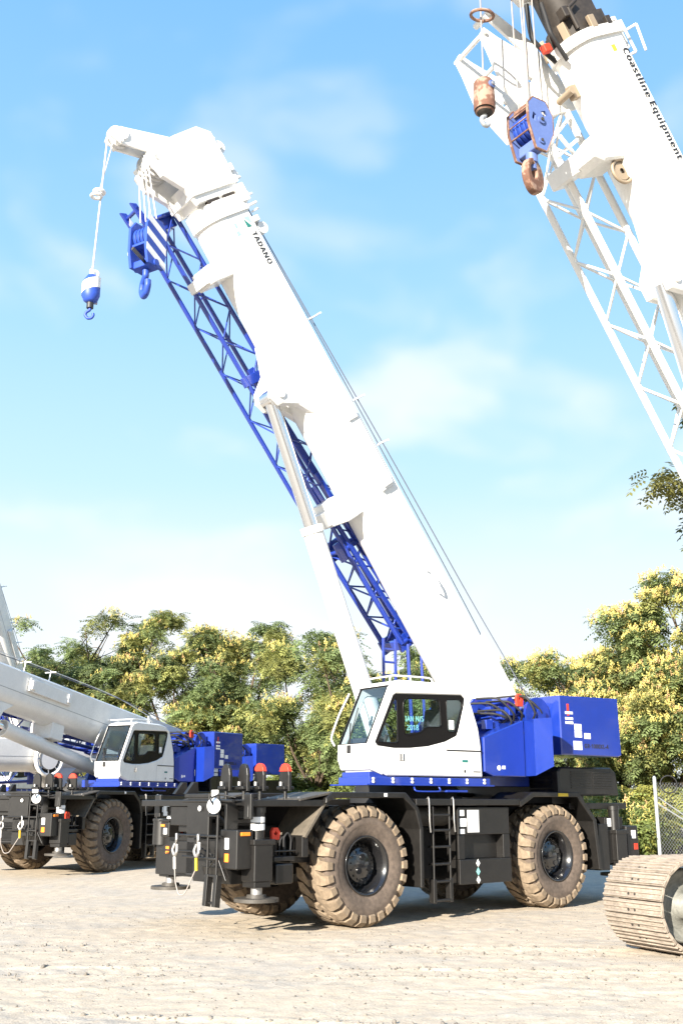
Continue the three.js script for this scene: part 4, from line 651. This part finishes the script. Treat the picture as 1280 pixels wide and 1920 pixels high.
// ------------------------------------------------------------------ trees and shrubs
const leafG = (() => { // a sprig: paired leaflets on a drooping stalk
  const pos = [], n = 5; const leaf = (x, y, z, dx, dz, l, w, dy) => { const px = -dz, pz = dx; pos.push(x, y, z, x + dx * l * .5 + px * w, y + dy * .5, z + dz * l * .5 + pz * w, x + dx * l, y + dy * 1.1, z + dz * l, x, y, z, x + dx * l, y + dy * 1.1, z + dz * l, x + dx * l * .5 - px * w, y + dy * .5, z + dz * l * .5 - pz * w); };
  for (let i = 0; i < n; i++) { const t = i / (n - 1), x = t * .40, y = .03 * Math.sin(t * 2) - .10 * t * t; for (const s of [-1, 1]) leaf(x, y, 0, .45, s * .89, .17 - .03 * t, .034, -.025 - .03 * t); }
  leaf(.40, -.09, 0, 1, 0, .15, .034, -.04);
  const g = new THREE.BufferGeometry(); g.setAttribute('position', new THREE.Float32BufferAttribute(pos, 3)); g.computeVertexNormals(); return g;
})();
const flowG = (() => { const gs = [], r = rng(9); for (let i = 0; i < 9; i++) { const g = fin(new THREE.TetrahedronGeometry(.030 + .02 * r(), 0)); g.rotateX(r() * 6); g.rotateY(r() * 6); const t = i / 9; g.translate((r() - .5) * .16 * (1.1 - t), t * .26, (r() - .5) * .16 * (1.1 - t)); gs.push(g); } return mergeGeometries(gs); })();
const leafM = phys(rgb(1, 1, 1), .75, { transmission: .4, thickness: 0, specularIntensity: .3 }), flowM = std(rgb(1, 1, 1), .9), barkM = std(rgb(.16, .12, .09), .95, { map: dustC });
function limb(p, q, r0, r1, bend, r) { const m = p.clone().lerp(q, .5).add(new THREE.Vector3((r() - .5) * bend, (r() - .2) * bend * .5, (r() - .5) * bend)); const c = new THREE.CatmullRomCurve3([p, m, q]), n = 6, g = new THREE.TubeGeometry(c, n, 1, 6, false), P = g.attributes.position; for (let i = 0; i <= n; i++) { const o = c.getPoint(i / n), s = lerp(r0, r1, i / n); for (let k = 0; k <= 6; k++) { const j = i * 7 + k; P.setXYZ(j, o.x + (P.getX(j) - o.x) * s, o.y + (P.getY(j) - o.y) * s, o.z + (P.getZ(j) - o.z) * s); } } g.computeVertexNormals(); return fin(g); }
function tree(o) {
  const r = rng(o.seed), T = new THREE.Group(); T.name = numbered(o.name ?? 'flowering_tree'); scene.add(T); T.position.set(o.x, groundY(o.x, o.z) - .05, o.z); tag(T, o.label, o.cat ?? 'tree', o.group ?? 'trees behind the yard');
  const H = o.h, R = o.r, c0 = o.low ?? .22, cy = H * (1 + c0) / 2, ry = H * (1 - c0) / 2, parts = [], clumps = [];
  const trunkTop = new THREE.Vector3((r() - .5) * .4, H * Math.max(c0, .12) + H * .12, (r() - .5) * .4);
  if (!o.bush) parts.push(limb(new THREE.Vector3(0, 0, 0), trunkTop, H * .021, H * .015, .3, r));
  const nl = o.limbs ?? 9, lobes = [];
  for (let i = 0; i < nl; i++) {
    const a = i / nl * Math.PI * 2 + r() * .6, up = .05 + .95 * r(), el = Math.asin(Math.min(.98, up)) * (i % 3 ? .8 : 1.0), k = .78 + .26 * r();
    const end = new THREE.Vector3(R * k * Math.cos(el) * Math.cos(a), cy + ry * k * (i % 4 === 0 ? .95 : Math.sin(el) * 1.2 - .45), R * k * Math.cos(el) * Math.sin(a));
    if (!o.bush) parts.push(limb(trunkTop, end, H * .0095, .02, R * .35, r));
    lobes.push(end);
    for (let s = 0; s < 5; s++) { const t = .45 + .5 * r(), b = trunkTop.clone().lerp(end, t), d = new THREE.Vector3(r() - .5, (r() - .3) * .9, r() - .5).normalize().multiplyScalar(R * (.22 + .28 * r())), q = b.clone().add(d); if (!o.bush) parts.push(limb(b, q, .028, .01, .3, r)); lobes.push(q); }
  }
  const nc = o.clumps ?? 120;
  for (let i = 0; i < nc; i++) { const L = lobes[Math.floor(r() * lobes.length)]; const d = new THREE.Vector3(r() - .5, r() - .5, r() - .5).multiplyScalar(R * .42); const p = L.clone().add(d); if (p.y < H * c0 * .6) p.y = H * c0 * .6 + r() * .5; if (p.y > H) p.y = H - r() * .4; clumps.push(p); }
  const per = o.per ?? 46, N = clumps.length * per, im = new THREE.InstancedMesh(leafG, leafM, N), m = new THREE.Matrix4(), q = new THREE.Quaternion(), e = new THREE.Euler();
  const fl = [];
  const G = o.green ?? [.20, .255, .10];
  let i = 0;
  for (const c of clumps) {
    const cr = (.30 + .34 * r()) * (o.cs ?? 1), tone = .75 + .5 * r(), yel = r();
    for (let k = 0; k < per; k++) {
      const a = r() * 6.283, u = r() * 2 - 1, rad = cr * Math.cbrt(r()), s2 = Math.sqrt(1 - u * u), p = new THREE.Vector3(c.x + rad * s2 * Math.cos(a) * 1.15, c.y + rad * u * .75, c.z + rad * s2 * Math.sin(a) * 1.15);
      q.setFromEuler(e.set((r() - .5) * 1.0, r() * 6.283, -.25 + (r() - .5) * 1.1, 'YXZ')); const s = (.75 + .5 * r()) * (o.ls ?? 1); m.compose(p, q, new THREE.Vector3(s, s, s)); im.setMatrixAt(i, m);
      const t = tone * (.8 + .4 * r()), y = yel > .65 ? .5 : 0; im.setColorAt(i++, rgb(G[0] * t * (1 + y), G[1] * t * (1 + y * .45), G[2] * t));
    }
    const out = (c.y - cy) / ry + .25 + Math.hypot(c.x, c.z) / R * .5;
    if (r() < (o.yellow ?? .4) && out > -.3) { const nf = Math.floor((10 + r() * 22) * ((o.yellow ?? .4) > .78 ? 1.9 : 1)); for (let k = 0; k < nf; k++) { const a = r() * 6.283, u = -.25 + 1.2 * r(), uu = Math.min(1, u), s2 = Math.sqrt(1 - uu * uu), rr = cr * (.75 + .35 * r()); fl.push([c.x + rr * s2 * Math.cos(a) * 1.15, c.y + rr * uu * .8, c.z + rr * s2 * Math.sin(a) * 1.15, .45 + .5 * r(), r()]); } }
  }
  im.name = 'crown'; im.castShadow = im.receiveShadow = true; im.userData.kind = 'stuff'; T.add(im);
  if (parts.length) mesh('trunk', parts, barkM, T);
  if (fl.length) {
    const fm = new THREE.InstancedMesh(flowG, flowM, fl.length); fl.forEach((f, k) => { q.setFromEuler(e.set((r() - .5), r() * 6, (r() - .5))); m.compose(new THREE.Vector3(f[0], f[1], f[2]), q, new THREE.Vector3(f[3], f[3], f[3]).multiplyScalar(1.0)); fm.setMatrixAt(k, m); fm.setColorAt(k, f[4] < .16 ? rgb(.46, .30, .14) : rgb(.52 + .1 * f[4], .43 + .1 * f[4], .15)); });
    fm.name = 'blossom'; fm.castShadow = fm.receiveShadow = true; fm.userData.kind = 'stuff'; T.add(fm);
  }
}
const px = (X, d) => (X - 640) / 2000 * d * 1.0;
for (const [X, d, h, r, seed, yl, label, low] of [
  [120, 56, 11.2, 4.0, 101, .12, 'tall sparse tree at the far left behind the low white boom', .30],
  [230, 55, 11.0, 3.0, 102, .18, 'slender green tree second from the left behind the cranes', .25],
  [345, 53, 9.9, 3.2, 103, .75, 'tree full of yellow blossom above the left crane cab', .2],
  [455, 52, 10.6, 2.6, 104, .45, 'yellow flecked tree rising highest left of the central crane', .2],
  [20, 60, 9.5, 3.2, 105, .1, 'green tree at the left frame edge behind the far boom', .25],
  [598, 47, 8.8, 2.3, 106, .32, 'tree with yellow tufts just left of the lift cylinder', .12],
  [705, 42, 8.3, 2.5, 107, .25, 'tree seen between the lift cylinder and the central cab', .12],
  [1040, 47, 8.0, 3.0, 108, .35, 'green tree directly behind the blue counterweight', .1],
  [1140, 43, 7.7, 3.1, 109, .85, 'broad tree thick with yellow blossom right of the counterweight', .08],
  [1255, 41, 9.0, 3.2, 110, .9, 'yellow blossoming tree at the right edge behind the fence', .08],
  [1385, 40, 9.9, 3.5, 111, .8, 'large yellow tree cut off by the right frame edge', .1],
]) tree({ x: px(X, d), z: -d, h: h, r, seed, yellow: yl, low, label, clumps: yl > .7 ? 200 : yl < .2 ? 90 : 140 });
tree({ x: px(1505, 25) , z: -24.5, h: 11.9, r: 2.5, seed: 120, yellow: .15, low: .62, green: [.10, .12, .04], limbs: 11, clumps: 100, label: 'dark branch tips of a near tree reaching in at the right edge' });
for (const [x, z, seed] of [[27, -24, 131], [30, -17, 132], [31, -31, 133], [34, -9, 134]]) tree({ x, z, h: 10.5, r: 3.8, seed, yellow: .5, low: .08, clumps: 130, label: 'tree standing to the right beyond the crawler crane, outside the picture', group: 'trees right of the yard' });
for (const [X, d, h, r, seed, label] of [
  [590, 46, 2.8, 1.9, 201, 'low green bush behind the front of the central crane'], [480, 50, 3.2, 2.4, 202, 'green bush between the left and central cranes'], [1010, 44, 3.0, 2.2, 203, 'bush behind the engine hood of the central crane'],
  [1150, 36, 1.7, 1.3, 204, 'small bright bush just left of the fence post'], [1110, 39, 2.2, 1.6, 208, 'bush below the blue counterweight near the fence'], [640, 49, 3.0, 2.6, 205, 'bush behind the windscreen of the central cab'], [1255, 39, 2.2, 1.8, 206, 'bush inside the fence under the yellow trees'], [330, 52, 3.0, 2.8, 207, 'bush behind the tail of the left crane'], [110, 55, 3.2, 3.0, 209, 'bush at the far left behind the white boom'], [780, 50, 3.2, 2.6, 210, 'bush behind the cab door of the central crane'], [890, 50, 3.2, 2.6, 211, 'bush behind the winches of the central crane'],
]) tree({ name: 'bush', cat: 'bush', group: 'bushes along the yard edge', bush: true, x: px(X, d), z: -d, h, r, seed, yellow: .12, low: .02, clumps: 60, limbs: 8, label, green: [.22, .27, .08] });

{ // chain link fence on the right, running away behind the track
  const F = new THREE.Group(); F.name = 'chain_link_fence'; scene.add(F); tag(F, 'grey chain link fence with steel posts behind the dusty track', 'fence');
  const a = new THREE.Vector3(px(1200, 34.5), 0, -34), b = new THREE.Vector3(px(1200, 34.5) + 5.2, 0, -36.5), Hh = 2.35, gy = p => groundY(p.x, p.z);
  const at = (t, y) => new THREE.Vector3(lerp(a.x, b.x, t), y + lerp(gy(a), gy(b), t), lerp(a.z, b.z, t));
  for (const t of [0, .5, 1]) { const p = mesh('post', rod(at(t, -.1), at(t, Hh + .15), .055, 14), M.galv, F); mesh('post_cap', rod(at(t, Hh + .15), at(t, Hh + .2), .06, 12, .02), M.galv, p); }
  mesh('brace_rail', rod(at(0, 1.75), at(.5, .35), .024, 8), M.galv, F); mesh('top_rail', rod(at(0.02, 1.9), at(.34, .9), .02, 8), M.galv, F);
  const wires = []; const wid = a.distanceTo(b), st = .12; for (let s = -Hh; s < wid; s += st) for (const k of [1, -1]) { let x0 = s, y0 = k > 0 ? 0 : Hh, x1 = s + Hh, y1 = k > 0 ? Hh : 0; if (x0 < 0) { y0 += k * -x0; x0 = 0; } if (x1 > wid) { y1 -= k * (x1 - wid); x1 = wid; } if (x1 <= x0) continue; wires.push(fin(rod(at(x0 / wid, y0), at(x1 / wid, y1), .0032, 3))); }
  const wm = mesh('wire_mesh', wires, M.galv, F); wm.userData.kind = 'stuff';
  const hr = mesh('wire_coil', (() => { const g = fin(new THREE.TorusGeometry(.26, .02, 6, 28)); g.translate(at(.09, 2.3).x, at(0, 2.3).y, at(.09, 0).z + .1); return g; })(), M.blackMatte, F);
}
{ // heaps of broken concrete and scrap beyond the fence
  const mk = (name, label, cx, cz, wx, wz, hh, n, cols, seed, sz) => {
    const r = rng(seed), gs = [], m = new THREE.InstancedMesh(new THREE.DodecahedronGeometry(1, 0), std(rgb(1, 1, 1), .95, { map: null }), n), mt = new THREE.Matrix4(), q = new THREE.Quaternion(), e = new THREE.Euler();
    for (let i = 0; i < n; i++) { const x = (r() * 2 - 1), z = (r() * 2 - 1), y = hh * Math.max(0, 1 - x * x) * Math.max(0, 1 - z * z) * (.4 + .6 * r()), s = sz * (.4 + r()); q.setFromEuler(e.set(r() * 6, r() * 6, r() * 6)); mt.compose(new THREE.Vector3(cx + x * wx, groundY(cx, cz) + y, cz + z * wz), q, new THREE.Vector3(s * (1 + r()), s * .6, s)); m.setMatrixAt(i, mt); const c = cols[Math.floor(r() * cols.length)], k = .8 + .4 * r(); m.setColorAt(i, rgb(c[0] * k, c[1] * k, c[2] * k)); }
    m.name = name; m.castShadow = m.receiveShadow = true; tag(m, label, 'heap', null, 'stuff'); scene.add(m);
  };
  mk('rubble_heap', 'pale grey heap of broken concrete behind the fence', px(1300, 40) + 1, -39.5, 3.2, 1.5, 1.9, 420, [[.34, .32, .29], [.42, .39, .35], [.28, .26, .24]], 301, .2);
  mk('scrap_heap', 'dark heap of scrap metal at the foot of the fence', px(1215, 37), -36.9, 2.6, .9, .95, 420, [[.02, .02, .024], [.035, .033, .033], [.05, .045, .045], [.12, .12, .13], [.018, .018, .02]], 302, .13);
}
scene.traverse(o => { if (o.isMesh && !o.name) console.log('unnamed', o.parent && o.parent.name); });
renderer.render(scene, camera);
